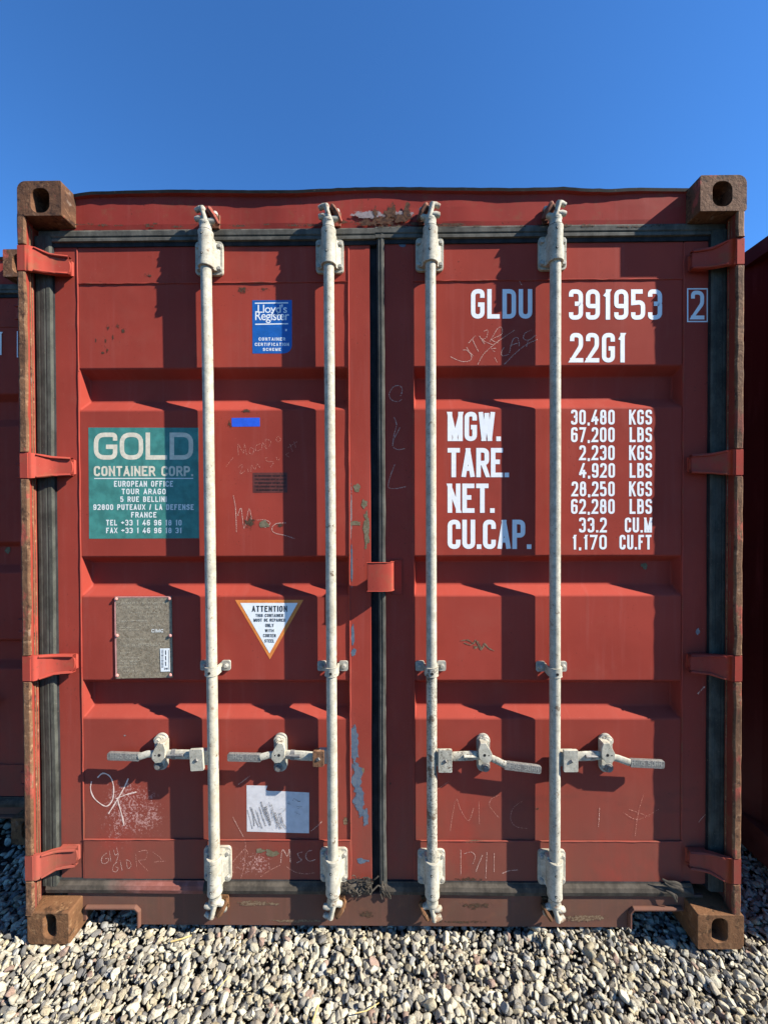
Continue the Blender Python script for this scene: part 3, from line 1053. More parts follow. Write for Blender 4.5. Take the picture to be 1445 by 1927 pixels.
# centre seal: black gap on the left, worn grey lip on the right
crib = [(0, -.03), (.02, -.02), (.50, -.016), (.54, .002), (.66, .006), (.74, .002), (.80, .007), (.96, .006), (1, 0), (1, -.03)]
CM = ['rubber_black', 'rubber_black', 'rubber_black', 'rubber_dusty', 'rubber_dusty', 'rubber_dusty', 'rubber_dusty', 'rubber_dusty', 'rubber_black']
seal_v(697, 725, 430, 1684, YD - .004, crib, CM, DR, ragged=.0025)
b = MB()                                                 # frayed ends and torn strips of rubber
for i in range(22):
    bx, bz = P(random.uniform(655, 705), random.uniform(1655, 1678), YD - .02)
    w1, w2 = random.uniform(-.008, .014), random.uniform(-.006, .006)
    pts = curve([(bx + k * w1 + random.uniform(-.004, .004), YD - .016 - random.uniform(0, .012), bz + .008 * math.sin(k * 1.3 + i) - k * w2) for k in range(5)])
    b.tube(pts, random.uniform(.0012, .0030), 'rubber_low', n=5, sy=.5)
for i in range(16):
    bx, bz = P(random.uniform(716, 734), random.uniform(1655, 1672), YD - .012)
    b.tube([(bx, YD - .012, bz), (bx + random.uniform(-.004, .008), YD - .02, bz - .015), (bx + random.uniform(-.008, .02), YD - .018, bz - .034)], random.uniform(.001, .002), 'rubber_low', n=5)
b.build('torn_rubber', DL)
b = MB()
for j, (pts, w) in enumerate((([(1246, 1655), (1256, 1660), (1270, 1661), (1284, 1667), (1302, 1668)], .0065), ([(1258, 1662), (1272, 1668), (1286, 1676), (1304, 1684)], .0085), ([(1250, 1661), (1262, 1668), (1276, 1669), (1288, 1664)], .004), ([(1252, 1676), (1262, 1680), (1268, 1688), (1272, 1697)], .006), ([(1264, 1680), (1270, 1684), (1270, 1692)], .004))):
    q = curve(pts)
    m_ = len(q)
    b.tube([(lambda g_: (g_[0], YD - .022 - .003 * math.sin(3.1 * i / m_) - .001 * j, g_[1]))(P(a, c, YD - .024)) for i, (a, c) in enumerate(q)], [w * (.35 + .65 * math.sin(math.pi * (i + 1) / (m_ + 1))) for i in range(m_)], 'rubber_low', n=7, sy=.3)
b.build('torn_rubber', DR)


# ---- hinges
def hinge(side, hz, parent):
    s = 1 if side < 0 else -1
    xi = Xp(52, 0) if side < 0 else Xp(1385, 0)
    xe = (Xp(145, YD) if side < 0 else Xp(1291, YD))
    path = [(xi - s * .006, .004), (xi + s * .012, .002), (xi + s * .026, .010), (xi + s * .042, .026), (xi + s * .056, .036), (xi + s * .075, .041), (xi + s * .115, .046), (xe - s * .018, .052), (xe - s * .006, .058), (xe, YD)]
    hh = [.043, .043, .041, .037, .034, .033, .031, .029, .027, .024]
    b = MB()
    n = len(path)
    vs = []
    for (x, y), h in zip(path, hh):
        vs += [(x, y, hz - h), (x, y, hz + h), (x, min(y + .012, YD), hz + h), (x, min(y + .012, YD), hz - h)]
    fs = [(0, 1, 2, 3)]
    for k in range(n - 1):
        a, c = k * 4, k * 4 + 4
        fs += [(a, c, c + 1, a + 1), (a + 1, c + 1, c + 2, a + 2), (a + 2, c + 2, c + 3, a + 3), (a + 3, c + 3, c, a)]
    b.add(vs, fs, 'red_worn')
    # turned-out rim along both edges and round the end, forged web to the door
    rim = [(x, y - .003, hz + h - .003) for (x, y), h in list(zip(path, hh))[2:-2]]
    rim2 = [(x, y - .003, hz - h + .003) for (x, y), h in list(zip(path, hh))[2:-2]]
    end = [(xe - s * (.016 - .013 * math.cos(q)), .057, hz + .026 * math.sin(q)) for q in (1.3, .95, .55, .2, -.2, -.55, -.95, -1.3)]
    full = rim + end + rim2[::-1]
    b.tube(full, [.003] + [.0048] * (len(full) - 2) + [.003], 'red_worn', n=7)
    web = [(xi + s * .05, YD), (xi + s * .05, .046), (xi + s * .115, .055), (xe - s * .012, .064), (xe - s * .012, YD)]
    b.zprism(web, hz - .026, hz - .018, 'red_worn')
    b.zprism(web, hz + .018, hz + .026, 'red_worn')
    return b.build('hinge', parent, bevel=.0015, seg=2, smooth=50)


for hz in HZ:
    hinge(-1, hz, DL)
    hinge(1, hz, DR)

# ---- overlap plate of the right door across the middle seal
b = MB()
x0, x1, z1, z0 = Xp(691, .02, 1085), Xp(741, .03, 1085), Zp(1059, .02), Zp(1113, .02)
pl = [(x0, .022), (x0 + .03, .020), (x1 - .022, .020), (x1 - .008, .026), (x1, .040), (x1, YD), (x1 - .008, YD), (x1 - .009, .042), (x1 - .016, .032), (x0, .032)]
b.zprism(pl, z0, z1, 'red_worn')
b.zprism([(x1 - .008, YD - .006), (x1 + .03, YD - .006), (x1 + .03, YD), (x1 - .008, YD)], z0 - .02, z1 + .004, 'red')
b.build('overlap_plate', DR, bevel=.002)


# ================================================================ locking rods
def rod(pt, pb, tops, mids, bots, mirror, worn, handle):
    """pt / pb: pixel x of the rod near its upper and lower guide; handle: pixel measures of its handle"""
    g = 1 if not mirror else -1
    yr, rr = YD - .034, .0182
    xt, zt = P(pt, 515, yr)
    xb, zb = P(pb, 1598, yr)

    def at(z):
        return xb + (xt - xb) * (z - zb) / (zt - zb)
    b = MB()
    zs = np.linspace(zb - .06, zt + .06, 40)
    wm = 'white_worn' if worn else 'white'
    zmid = Zp(1258, yr)
    if worn:
        lo_ = [z for z in zs if z <= zmid] + [zmid]
        hi = [zmid] + [z for z in zs if z > zmid]
        b.tube([(at(z), yr, z) for z in lo_], rr, 'white_worn', n=20)
        b.tube([(at(z), yr, z) for z in hi], rr, 'white', n=20)
    else:
        b.tube([(at(z) + .0006 * mnoise.noise(Vector((z * 3, pt, 0))), yr, z) for z in zs], rr, 'white', n=20)
    # a few dark chips are in the paint; two round dents:
    rod_ob = b.build('locking_rod', ROOT, smooth=50)

    def guide(pz0, pz1, ring_in, top):
        """bolted bearing: plate with four bolts, long sleeve with collars"""
        c = MB()
        z0, z1 = sorted((Zp(pz0, YD), Zp(pz1, YD)))
        zc = (z0 + z1) / 2
        xc = at(zc)
        c.prism(rrect(xc, zc, .097, z1 - z0, .014), YD - .011, YD, 'white')
        for sx_ in (-1, 1):
            for sz_ in (-1, 1):
                c.bolt(xc + sx_ * .0375, zc + sz_ * ((z1 - z0) / 2 - .020), YD - .011, .0075, .009, 'galv')
        e = 1 if top else -1
        far = zc + e * ((z1 - z0) / 2 + .015)
        near = zc - e * ((z1 - z0) / 2 - .012)
        R0 = .0245
        pts = [near - e * .002, near, near + e * .012, near + e * .0125, far - e * .012, far - e * .008, far, far + e * .001]
        rad = [R0 + .001, R0 + .0022, R0 + .0022, R0, R0, R0 + .001, R0 + .001, rr]
        c.tube([(at(z), yr, z) for z in pts], rad, 'white', n=22)
        c.prism([(xc - .026, z0 + .008), (xc + .026, z0 + .008), (xc + .026, z1 - .004), (xc - .026, z1 - .004)], yr, YD - .010, 'white')
        for k in (-1, 1):                                     # flared flanks of the forging
            c.zprism([(xc + k * .020, yr + .008), (xc + k * .040, YD - .011), (xc, YD - .011)], z0 + .010, z1 - .010, 'white')
        for fz in (.30, .86) if top else (.86, .30):
            zz = near + (far - near) * fz
            c.tube([(at(zz) - .004, yr - R0 + .003, zz), (at(zz) - .004, yr - R0 - .0006, zz)], .0046, 'black', n=10)
            c.tube([(at(zz) - .0037, yr - R0 + .0028, zz), (at(zz) - .0037, yr - R0 - .0014, zz)], .0026, 'galv', n=8)
        c.build('rod_guide', rod_ob, bevel=.0015, seg=2, smooth=45)
        return far

    ztop = guide(tops[0], tops[1], True, True)
    zbot = guide(bots[0], bots[1], True, False)

    # middle saddle clamp
    c = MB()
    zc = Zp(mids, YD)
    xc = at(zc)
    for k in (-1, 1):
        c.prism(rrect(xc + k * .038, zc + .002, .032, .036, .007), YD - .007, YD, 'galv')
        c.bolt(xc + k * .040, zc + .002, YD - .007, .0075, .009, 'galv')
    arc = []
    for k in range(13):
        a = math.pi * k / 12
        arc.append((xc - math.cos(a) * .0235, yr - math.sin(a) * .0215))
    ring = [(xc - .0235, YD - .006)] + arc + [(xc + .0235, YD - .006), (xc + .019, YD - .006)] + [(xc + (x - xc) * .8, yr + (y - yr) * .85) for x, y in arc[::-1]] + [(xc - .019, YD - .006)]
    c.zprism(ring, zc - .018, zc + .012, 'white_worn' if worn else 'white')
    c.tube([(xc, yr - .018, zc - .006), (xc, yr - .0232, zc - .006)], .005, 'black', n=10)
    c.build('rod_saddle', rod_ob, bevel=.0012, smooth=50)

    # cams at both ends, with the keepers they hook into
    for zc0, e, plane in ((ztop, 1, YH), (zbot, -1, YS)):
        x = at(zc0)
        c = MB()
        ln = .037
        zz = [zc0 - e * .004, zc0 + e * .001, zc0 + e * .010, zc0 + e * .020, zc0 + e * .026, zc0 + e * .032, zc0 + e * ln]
        rad = [.0235, .0238, .0205, .0195, .0215, .0210, .013]
        c.tube([(at(z), yr, z) for z in zz], rad, 'white', n=18)
        z0 = zc0 + e * (ln - .006)
        # forged claw: spine, two prongs to one side, ball and hook to the other
        sp = [(x + g * .004, yr - .004, z0 - e * .86 * .004), (x + g * .001, yr - .010, z0 + e * .86 * .016), (x - g * .003, yr - .012, z0 + e * .86 * .034), (x - g * .006, yr - .010, z0 + e * .86 * .050)]
        c.tube(sp, [.014, .009, .0085, .0105], 'white', n=10, sy=1.3)
        c.tube([(x - g * .002, yr - .012, z0 + e * .86 * .048), (x - g * .018, yr - .008, z0 + e * .86 * .051), (x - g * .031, yr - .004, z0 + e * .86 * .047)], [.010, .0095, .0085], 'white', n=10)
        c.tube([(x - g * .002, yr - .008, z0 + e * .86 * .010), (x - g * .018, yr - .010, z0 + e * .86 * .010), (x - g * .030, yr - .006, z0 + e * .86 * .012)], [.0095, .0105, .009], 'white', n=10)
        c.tube([(x + g * .002, yr - .004, z0 + e * .86 * .004), (x + g * .019, yr - .004, z0 + e * .86 * .003), (x + g * .032, yr - .002, z0 + e * .86 * .011)], [.011, .0105, .0095], 'white', n=10)
        c.tube([(x + g * .020, yr + .016, z0 + e * .86 * .050), (x + g * .030, yr + .008, z0 + e * .86 * .044), (x + g * .032, yr + .004, z0 + e * .86 * .036)], [.0085, .0095, .006], 'galv', n=10)
        c.tube([(x + g * .002, yr + .002, z0 + e * .86 * .046), (x + g * .014, yr + .010, z0 + e * .86 * .050), (x + g * .024, yr + .016, z0 + e * .86 * .050)], [.009, .008, .008], 'white', n=10)
        c.tube([(at(zc0 + e * .0005), yr, zc0 + e * .0005), (at(zc0 + e * .0025), yr, zc0 + e * .0025)], .0241, 'black', n=18)
        c.build('cam', rod_ob, smooth=60)
        k = MB()
        km = 'keeper' if e > 0 else 'rust_low'
        kx = x + g * .016
        # keeper: base plate on the beam, slanted lug standing out
        k.prism([(kx - .022, z0 - e * .86 * .006), (kx + .024, z0 - e * .86 * .006), (kx + .026, z0 + e * .86 * .050), (kx - .020, z0 + e * .86 * .056)][::int(e)], plane - .008, plane, km)
        k.tube([(kx - g * .002, plane - .02, z0 + e * .86 * .058), (kx + g * .002, plane - .030, z0 + e * .86 * .042), (kx + g * .014, plane - .030, z0 + e * .86 * .022), (kx + g * .026, plane - .020, z0 - e * .86 * .002)], [.009, .011, .010, .007], km, n=8, sy=1.5)
        k.tube([(kx - g * .006, plane, z0 + e * .86 * .040), (kx - g * .004, plane - .030, z0 + e * .86 * .040)], .010, km, n=8)
        k.build('cam_keeper', ROOT, bevel=.002, smooth=45)

    # handle: hub plate on the door, arm, clevis on the rod, flattened grip with raised figures
    hubx, hubz0, hubz1, arm, clev, grip, ph = handle
    xh, zh1 = P(hubx, hubz1, YD)
    _, zh0 = P(hubx, hubz0, YD)
    zm = (zh0 + zh1) / 2
    c = MB()
    c.prism(rrect(xh, zm, .046, abs(zh0 - zh1), .0225, 7), YD - .009, YD, 'galv')
    c.prism(rrect(xh + g * .004, zm + .004, .030, abs(zh0 - zh1) * .82, .0145, 7), YD - .016, YD - .008, 'white')
    for q in (1, -1):
        zz = zm + q * (abs(zh0 - zh1) / 2 - .020)
        c.tube([(xh - g * .006, YD - .009, zz), (xh - g * .006, YD - .018, zz), (xh - g * .006, YD - .0185, zz), (xh - g * .006, YD - .026, zz)], [.017, .016, .010, .009], 'white' if q > 0 else 'steel', n=14)
    # retainer body wrapping the arm
    hp = P(hubx - g * 2, 1417, YD - .034)
    body = [(hp[0] - g * .026, hp[1] + .004), (hp[0] - g * .018, hp[1] + .020), (hp[0] - g * .004, hp[1] + .042), (hp[0] + g * .014, hp[1] + .040), (hp[0] + g * .021, hp[1] + .018), (hp[0] + g * .019, hp[1] - .010), (hp[0] + g * .004, hp[1] - .026), (hp[0] - g * .014, hp[1] - .028), (hp[0] - g * .026, hp[1] - .014)]
    c.prism(body[::int(g)], YD - .047, YD - .038, 'white')
    c.prism([(hp[0] - .012, hp[1] - .010), (hp[0] + .014, hp[1] - .010), (hp[0] + .014, hp[1] + .038), (hp[0] - .012, hp[1] + .038)], YD - .039, YD - .008, 'white')
    c.tube([(hp[0], YD - .044, hp[1]), (hp[0], YD - .0476, hp[1])], .0056, 'black', n=10)
    c.tube([(hp[0] - g * .014, YD - .044, hp[1] - .001), (hp[0] - g * .014, YD - .0474, hp[1] - .001)], .003, 'black', n=8)
    c.build('handle_hub', rod_ob, bevel=.0018, smooth=45)

    h = MB()
    def q3(px, py, y):
        a = P(px, py, y)
        return (a[0], y, a[1])
    # arm from the clevis to the hub, tapering
    (ax0, ay0), (ax1, ay1) = arm
    pa, pb_ = q3(ax0, ay0, YD - .036), q3(ax1, ay1, YD - .032)
    mid_ = tuple((u + v) / 2 for u, v in zip(pa, pb_))
    h.tube([pa, (mid_[0], mid_[1] - .002, mid_[2] + .001), pb_], [.0165, .0175, .0155], wm, n=12, sy=.42)
    h.tube([q3((ax0 + ax1) / 2, (ay0 + ay1) / 2 + 1, YD - .044), q3(ax1, ay1 + 3, YD - .038)], [.006, .003], 'steel' if not worn else 'white_worn', n=8)
    hs = Vector(pb_) + (Vector(pa) - Vector(pb_)).normalized() * .030
    h.tube([tuple(hs), tuple(hs + (Vector(pa) - hs).normalized() * .016)], .0182, 'steel', n=12, sy=.5)
    # clevis block beside the rod, leaning, with a slotted pin
    (cx, cy), cw, ch, tilt, cm = clev
    cc = P(cx, cy, YD - .036)
    pts = rrect(0, 0, cw / 546, ch / 546, .004, 3)
    ct, st_ = math.cos(tilt), math.sin(tilt)
    h.prism([(cc[0] + x * ct - z * st_, cc[1] + x * st_ + z * ct) for x, z in pts], YD - .056, YD - .046, cm)
    h.prism([(cc[0] + x * ct * .96 - z * .5 * st_, cc[1] + x * st_ + z * .5 * ct) for x, z in pts], YD - .047, YD - .014, cm)
    h.tube([(cc[0] - .006, YD - .055, cc[1] - .004), (cc[0] + .004, YD - .0575, cc[1] + .003)], .0065, 'steel', n=8, sy=.6)
    bx = at(cc[1])
    h.box(min(bx, cc[0]), max(bx, cc[0]), YD - .042, YD - .026, cc[1] - .026, cc[1] + .024, wm)
    # grip: neck and flattened blade
    gp = [q3(a, c_, y) for a, c_, y in grip]
    n = len(gp)
    h.tube(gp[:3], [.0125, .0125, .0125], wm, n=12, sy=.55)
    ga, gb = Vector(gp[-2]), Vector(gp[-1])
    t = (gb - ga).normalized()
    up = Vector((-t.z, 0, t.x))
    if up.z < 0:
        up = -up
    L = (gb - ga).length
    prof = []
    hw = .0135
    for (u, v) in rrect(L / 2, 0, L, hw * 2, (.004, .006, .006, .004), 3):
        p = ga + t * u + up * v
        prof.append((p.x, p.z))
    yb = (ga.y + gb.y) / 2
    h.prism(prof, yb - .006, yb + .006, 'steel')
    ho = h.build('handle', rod_ob, bevel=.0015, smooth=45)
    f = MB()                                                  # raised figures on the grip
    f_y = yb - .0066
    (gxa, gya), (gxb, gyb) = grip[-2][:2], grip[-1][:2]
    fl, fr = ((gxa, gya), (gxb, gyb)) if gxa < gxb else ((gxb, gyb), (gxa, gya))
    text_px(f, 'HH05 50HH', fl[0] + 4, fr[0] - 4, fl[1] - 4.5, fl[1] + 4.5, 1.3, f_y, 'galv', dy=-(fr[1] - fl[1]))
    f.build('raised_figures', rod_ob)
    return rod_ob


T_, B_ = (455, 518), (1590, 1655)
yg = YD - .036
rod(388.5, 403.8, T_, 1252, B_, False, False,
    (306, 1446, 1378, ((384, 1420), (308, 1419)), ((375, 1424), 25, 41, .06, 'white'), [(296, 1418, YD - .036), (278, 1419, YD - .038), (262, 1424, YD - .040), (264, 1424, YD - .038), (204, 1422, YD - .038)], 0))
rod(618.8, 626.2, (453, 516), 1253, (1592, 1655), False, False,
    (529, 1449, 1378, ((600, 1424), (531, 1419)), ((601, 1422), 21, 30, .0, 'rust_lip'), [(520, 1419, YD - .036), (505, 1421, YD - .038), (490, 1425, YD - .040), (492, 1425.5, YD - .038), (429, 1424, YD - .038)], 0))
rod(809.7, 812.8, (452, 514), 1253, (1594, 1658), True, True,
    (908, 1449, 1379, ((838, 1424), (906, 1421)), ((836, 1426), 26, 43, .0, 'white_worn'), [(918, 1424, YD - .036), (932, 1430, YD - .038), (950, 1439, YD - .040), (948, 1439.5, YD - .038), (1017, 1448, YD - .038)], 0))
rod(1044.5, 1043.2, (452, 514), 1254, (1594, 1658), True, False,
    (1137, 1450, 1379, ((1068, 1424), (1134, 1421)), ((1069, 1426), 27, 41, .0, 'white'), [(1146, 1424, YD - .036), (1162, 1427, YD - .038), (1184, 1435, YD - .040), (1184, 1435, YD - .038), (1248, 1438, YD - .038)], 0))


# ================================================================ signs, stickers, lettering on the doors
b = MB()                          # container number
text_px(b, 'GLDU', 886, 1001, 544, 599.5, 8.2, YF, 'lettering', gap=.20)
b.build('lettering', DR, smooth=0)['label'] = 'white owner code'
b = MB()
text_px(b, '391953', 1070, 1245, 544.5, 601.5, 8.2, YF, 'lettering', gap=.20)
text_px(b, '22G1', 1072, 1177, 626.5, 682, 8.2, YF, 'lettering', gap=.22)
b.build('lettering', DR, smooth=0)['label'] = 'white serial number over the size code'
b = MB()
text_px(b, '2', 1299.5, 1324, 547, 601, 7.2, YST, 'lettering')
b.stroke([(1293.2, 543.5), (1330, 543.5), (1330, 605), (1293.2, 605)], 2.3, YST, 'lettering', True)
b.build('lettering', DR, smooth=0)['label'] = 'white boxed check digit'
b = MB()
for t, x1, y0, y1 in (('MGW.', 941.5, 775, 830), ('TARE.', 957, 843, 898), ('NET.', 930, 910, 965), ('CU.CAP.', 999, 978, 1033)):
    text_px(b, t, 842, x1, y0, y1, 8.6, YF, 'lettering', gap=.14)
b.build('lettering', DR, smooth=0)['label'] = 'large white headings of the weight table'
b = MB()
b2 = MB()
for t, x0, x1, y0, y1, u, u0, u1 in (('30,480', 1074, 1156, 771, 799, 'KGS', 1183, 1226), ('67,200', 1074, 1156, 804, 832, 'LBS', 1184, 1226), ('2,230', 1089.5, 1156, 838, 866, 'KGS', 1183, 1226),
                                     ('4,920', 1089.5, 1156.5, 871.5, 899, 'LBS', 1184, 1226), ('28,250', 1075, 1156, 906, 934, 'KGS', 1183, 1226), ('62,280', 1074, 1156, 939, 967, 'LBS', 1184, 1226),
                                     ('33.2', 1089, 1141, 974, 1002, 'CU.M', 1175, 1226), ('1,170', 1076, 1141, 1006.5, 1034, 'CU.FT', 1165, 1225)):
    text_px(b, t, x0, x1, y0, y1, 4.3, YF, 'lettering', gap=.26)
    text_px(b2, u, u0, u1, y0, y1, 4.3, YF, 'lettering', gap=.26)
b2.build('lettering', DR, smooth=0)['label'] = 'white units of the weight table'
b.build('lettering', DR, smooth=0)['label'] = 'white figures of the weight table'


def sheet(mb, pts, y, mat, t=.0003):
    q = [P(a, c, y) for a, c in pts]
    mb.prism(q[::-1], y, y + t, mat)


b = MB()                          # teal owner's sign
sheet(b, [(167, 804.5), (373.7, 805), (375, 1013), (168.2, 1013.7)], YF, 'teal')
y1 = YF - .0002
text_px(b, 'GOLD', 177.2, 364, 814, 865, 8.4, y1, 'cream', rad=.42, gap=.10)
text_px(b, 'CONTAINER CORP.', 177.2, 364, 877, 896, 3.7, y1, 'cream', gap=.18)
b.stroke([(178, 900.4), (364, 900.2)], 1.7, y1, 'tealwhite')
for t, x0, x1, ya, yb in (('EUROPEAN OFFICE', 215.2, 326, 905, 916), ('TOUR ARAGO', 229.6, 312.5, 919.6, 930.2), ('5 RUE BELLINI', 227, 314.3, 934.2, 944.6), ('92800 PUTEAUX / LA DEFENSE', 176.3, 365, 949, 959.6),
                          ('FRANCE', 247.3, 295, 963.5, 974), ('TEL +33 1 46 96 18 10', 200.3, 342.3, 978.2, 988.9), ('FAX +33 1 46 96 18 31', 200.3, 342.3, 993, 1003.4)):
    text_px(b, t, x0, x1, ya, yb, 2.0, y1, 'tealwhite', gap=.32)
b.blob(271, 832, 2.2, 5, y1 - .0008, 'stain', seed=3)
b.build('owner_sign', DL, smooth=0)['label'] = 'faded teal owner sign'

b = MB()                          # blue certification sticker
pts = [(475, 565), (549.4, 564.6), (549.4, 650)]
pts += [(549.4 - 15 * (1 - math.cos(a)), 650 + 15 * math.sin(a)) for a in (math.radians(22 * k) for k in range(1, 4))] + [(534, 665), (475.5, 665.2)]
sheet(b, pts, YF, 'blue')
b.stroke([(480, 570.6), (542.6, 569.8)], 2.2, y1, 'white_film')
b.stroke([(480.5, 610.2), (542.6, 609.2)], 2.2, y1, 'white_film')
text_px(b, 'CONTAINER', 487, 537, 635, 641, 1.3, y1, 'white_film', gap=.45)
text_px(b, 'CERTIFICATION', 480, 544, 645, 651, 1.3, y1, 'white_film', gap=.45)
text_px(b, 'SCHEME', 495, 528.6, 654.7, 660.3, 1.3, y1, 'white_film', gap=.45)
b.blob(538.5, 621, 1.3, 1.6, y1, 'white_film', n=8, rough=.1)


def font_text(mb, s_, x0, x1, yt, yb, y, mat):
    """lower-case words in the built-in typeface, turned into flat mesh letters"""
    cu = bpy.data.curves.new('t', 'FONT')
    cu.body = s_
    cu.space_character = .92
    cu.offset = .006
    o = bpy.data.objects.new('t', cu)
    COL.objects.link(o)
    dg = bpy.context.evaluated_depsgraph_get()
    me = bpy.data.meshes.new_from_object(o.evaluated_get(dg))
    bpy.data.objects.remove(o)
    co = np.array([v.co[:] for v in me.vertices])
    mn, mx = co.min(0), co.max(0)
    vs = []
    for c in co:
        px = x0 + (c[0] - mn[0]) / (mx[0] - mn[0]) * (x1 - x0)
        py = yb - (c[1] - mn[1]) / (mx[1] - mn[1]) * (yb - yt)
        q = P(px, py, y)
        vs.append((q[0], y, q[1]))
    mb.add(vs, [tuple(p.vertices) for p in me.polygons], mat)


font_text(b, "Lloyd's", 485.3, 540.3, 572.8, 593.5, y1, 'white_film')
font_text(b, 'Register', 480.6, 544.4, 585.6, 608, y1 - .0001, 'white_film')
b.build('sticker', DL, smooth=0)['label'] = 'blue certification sticker'

b = MB()                          # triangular warning sticker
sheet(b, [(442.7, 1129), (571.2, 1128.8), (508.2, 1240.8)], YF, 'orange')
b.poly_px([(452.4, 1134.7), (560.4, 1134.6), (507.4, 1229.4)], YF - .0004, 'white_film')
y2 = YF - .0008
text_px(b, 'ATTENTION', 474.5, 540.6, 1140, 1151.2, 2.0, y2, 'ink', gap=.30)
for t, x0, x1, ya, yb in (('THIS CONTAINER', 481.4, 533.3, 1155.2, 1161), ('MUST BE REPAIRED', 477.6, 537.3, 1164, 1169.8), ('ONLY', 499.6, 515.3, 1173.6, 1180), ('WITH', 499, 515.6, 1184, 1189.5), ('CORTEN', 495.6, 519.2, 1193, 1199), ('STEEL', 498.2, 516.5, 1203, 1209)):
    text_px(b, t, x0, x1, ya, yb, 1.05, y2, 'ink', gap=.3)
b.build('sticker', DL, smooth=0)['label'] = 'white triangular warning sticker with orange border'

b = MB()                          # strip of tape, dark label, torn paper
sheet(b, [(436, 786.5), (489, 786), (489.3, 802.5), (436.8, 803)], YF, 'bluetape')
b.build('tape', DL, smooth=0)['label'] = 'short strip of blue tape'
b = MB()
sheet(b, [(476, 889.5), (540.6, 889), (541, 927), (476.3, 927.4)], YF, 'darkfilm')
for k in range(5):
    ya = 893.5 + k * 6.7
    text_px(b, 'THIS CONTAINER MUST BE CLEAN' if k % 2 else 'NO UNAUTHORISED REPAIRS HERE', 480 + (k == 4) * 3, 538 - (k == 4) * 5, ya, ya + 3.2, .9, YF - .0004, 'darkink', gap=.3)
b.build('sticker', DL, smooth=0)['label'] = 'dark unreadable label'
b = MB()
sheet(b, [(464.3, 1478), (503.8, 1478.8), (500.5, 1487), (506, 1488.5), (540, 1489.5), (582, 1491.6), (581.7, 1568), (540, 1567), (465, 1564.8)], YF, 'paper')
rr = random.Random(3)
for k in range(15):
    x = 467 + k * 4.2 + rr.uniform(-2, 2)
    y0_ = 1522 + rr.uniform(-4, 8) - (10 if 5 < k < 11 else 0)
    b.stroke([(x, y0_), (x + 5, y0_ + 18), (x + 10 + rr.uniform(-3, 3), min(1560, y0_ + 36))], rr.uniform(.8, 3.2), YF - .0004 - .00008 * k, 'scuff', jit=.4)
for k in range(8):
    x, y0_ = rr.uniform(488, 560), rr.uniform(1506, 1530)
    b.stroke([(x, y0_), (x + rr.uniform(-10, 10), y0_ + rr.uniform(-5, 8)), (x + rr.uniform(0, 14), y0_ + rr.uniform(-4, 10))], rr.uniform(.8, 1.6), YF - .0017 - .00008 * k, 'scuff')
b.build('sticker', DL, smooth=0)['label'] = 'torn white paper label scuffed with grey'

b = MB()                          # riveted approval plate
sheet(b, [(217, 1122.6), (323, 1122.4), (325.4, 1275), (218.6, 1277)], YD - .001, 'plate', .0032)
yp = YD - .0016
for pts in ([(216.5, 1123.5), (322, 1123)], [(217, 1123), (218, 1196), (219.5, 1275)]):
    b.stroke(pts, 2.4, yp, 'pinkpaint', jit=.25)
for t, x0, x1, ya, h in (('APPROVED FOR TRANSPORT', 228, 315, 1133, 4), ('UNDER CUSTOMS SEAL', 234, 305, 1140.5, 4), ('IN HD 0147', 240, 302, 1150, 4), ('MANUFACTURERS NO', 224, 252, 1180, 2), ('OF THE CONTAINER', 224, 262, 1184, 2),
                         ('CSC SAFETY APPROVAL', 233, 308, 1212, 4), ('CHINA', 228, 240, 1167, 3), ('DATE MANUFACTURED', 226, 262, 1236, 2), ('MAXIMUM GROSS MASS', 226, 264, 1242, 2), ('STACKING WEIGHT', 226, 258, 1248, 2), ('RACKING TEST', 226, 250, 1254, 2)):
    text_px(b, t, x0, x1, ya, ya + h, .75, yp, 'plate_text', gap=.35)
rr = random.Random(12)
for k in range(13):
    w_ = rr.uniform(20, 60)
    xs_ = rr.choice((225, 230, 262))
    t = ''.join(rr.choice('AEIOTRNSLCDMP') if rr.random() > .16 else ' ' for _ in range(int(w_ / 2.6)))
    ya = 1158 + k * 8.6
    if not (1176 < ya < 1194 or xs_ + w_ > 299 and ya > 1212):
        text_px(b, t, xs_, xs_ + w_, ya, ya + 2.6, .7, yp, 'plate_text', gap=.35)
text_px(b, 'CIMC', 285.5, 307.5, 1184, 1190, 1.2, yp, 'tealwhite', gap=.25)
for x, y in ((219.4, 1127), (319.7, 1126.6), (220.8, 1196), (321.3, 1196), (221, 1271), (321.6, 1270)):
    c = P(x, y, yp)
    b.tube([(c[0], yp, c[1]), (c[0], yp - .003, c[1]), (c[0], yp - .005, c[1])], [.0062, .0055, .0025], 'pinkpaint', n=10)
sheet(b, [(301.7, 1220.5), (319.6, 1220), (320.6, 1263.5), (303, 1264)], yp - .0006, 'white_film')
rr = random.Random(8)
for k in range(17):
    y = 1223 + k * 2.05
    b.stroke([(304.2, y), (308.4, y)], rr.choice((.5, .8, 1.2)), yp - .001, 'ink')
for k in range(3):
    y = 1224 + k * 10.5
    b.stroke([(312.2, y), (312.6, y + 8)], 1.5, yp - .001, 'ink')
b.stroke([(318, 1223), (318.8, 1260)], 1., yp - .001, 'galv')
text_px(b, '06', 309.5, 316.5, 1256.5, 1260, .8, yp - .001, 'ink')
b.build('nameplate', DL, smooth=30)['label'] = 'tarnished riveted nameplate with a small barcode'


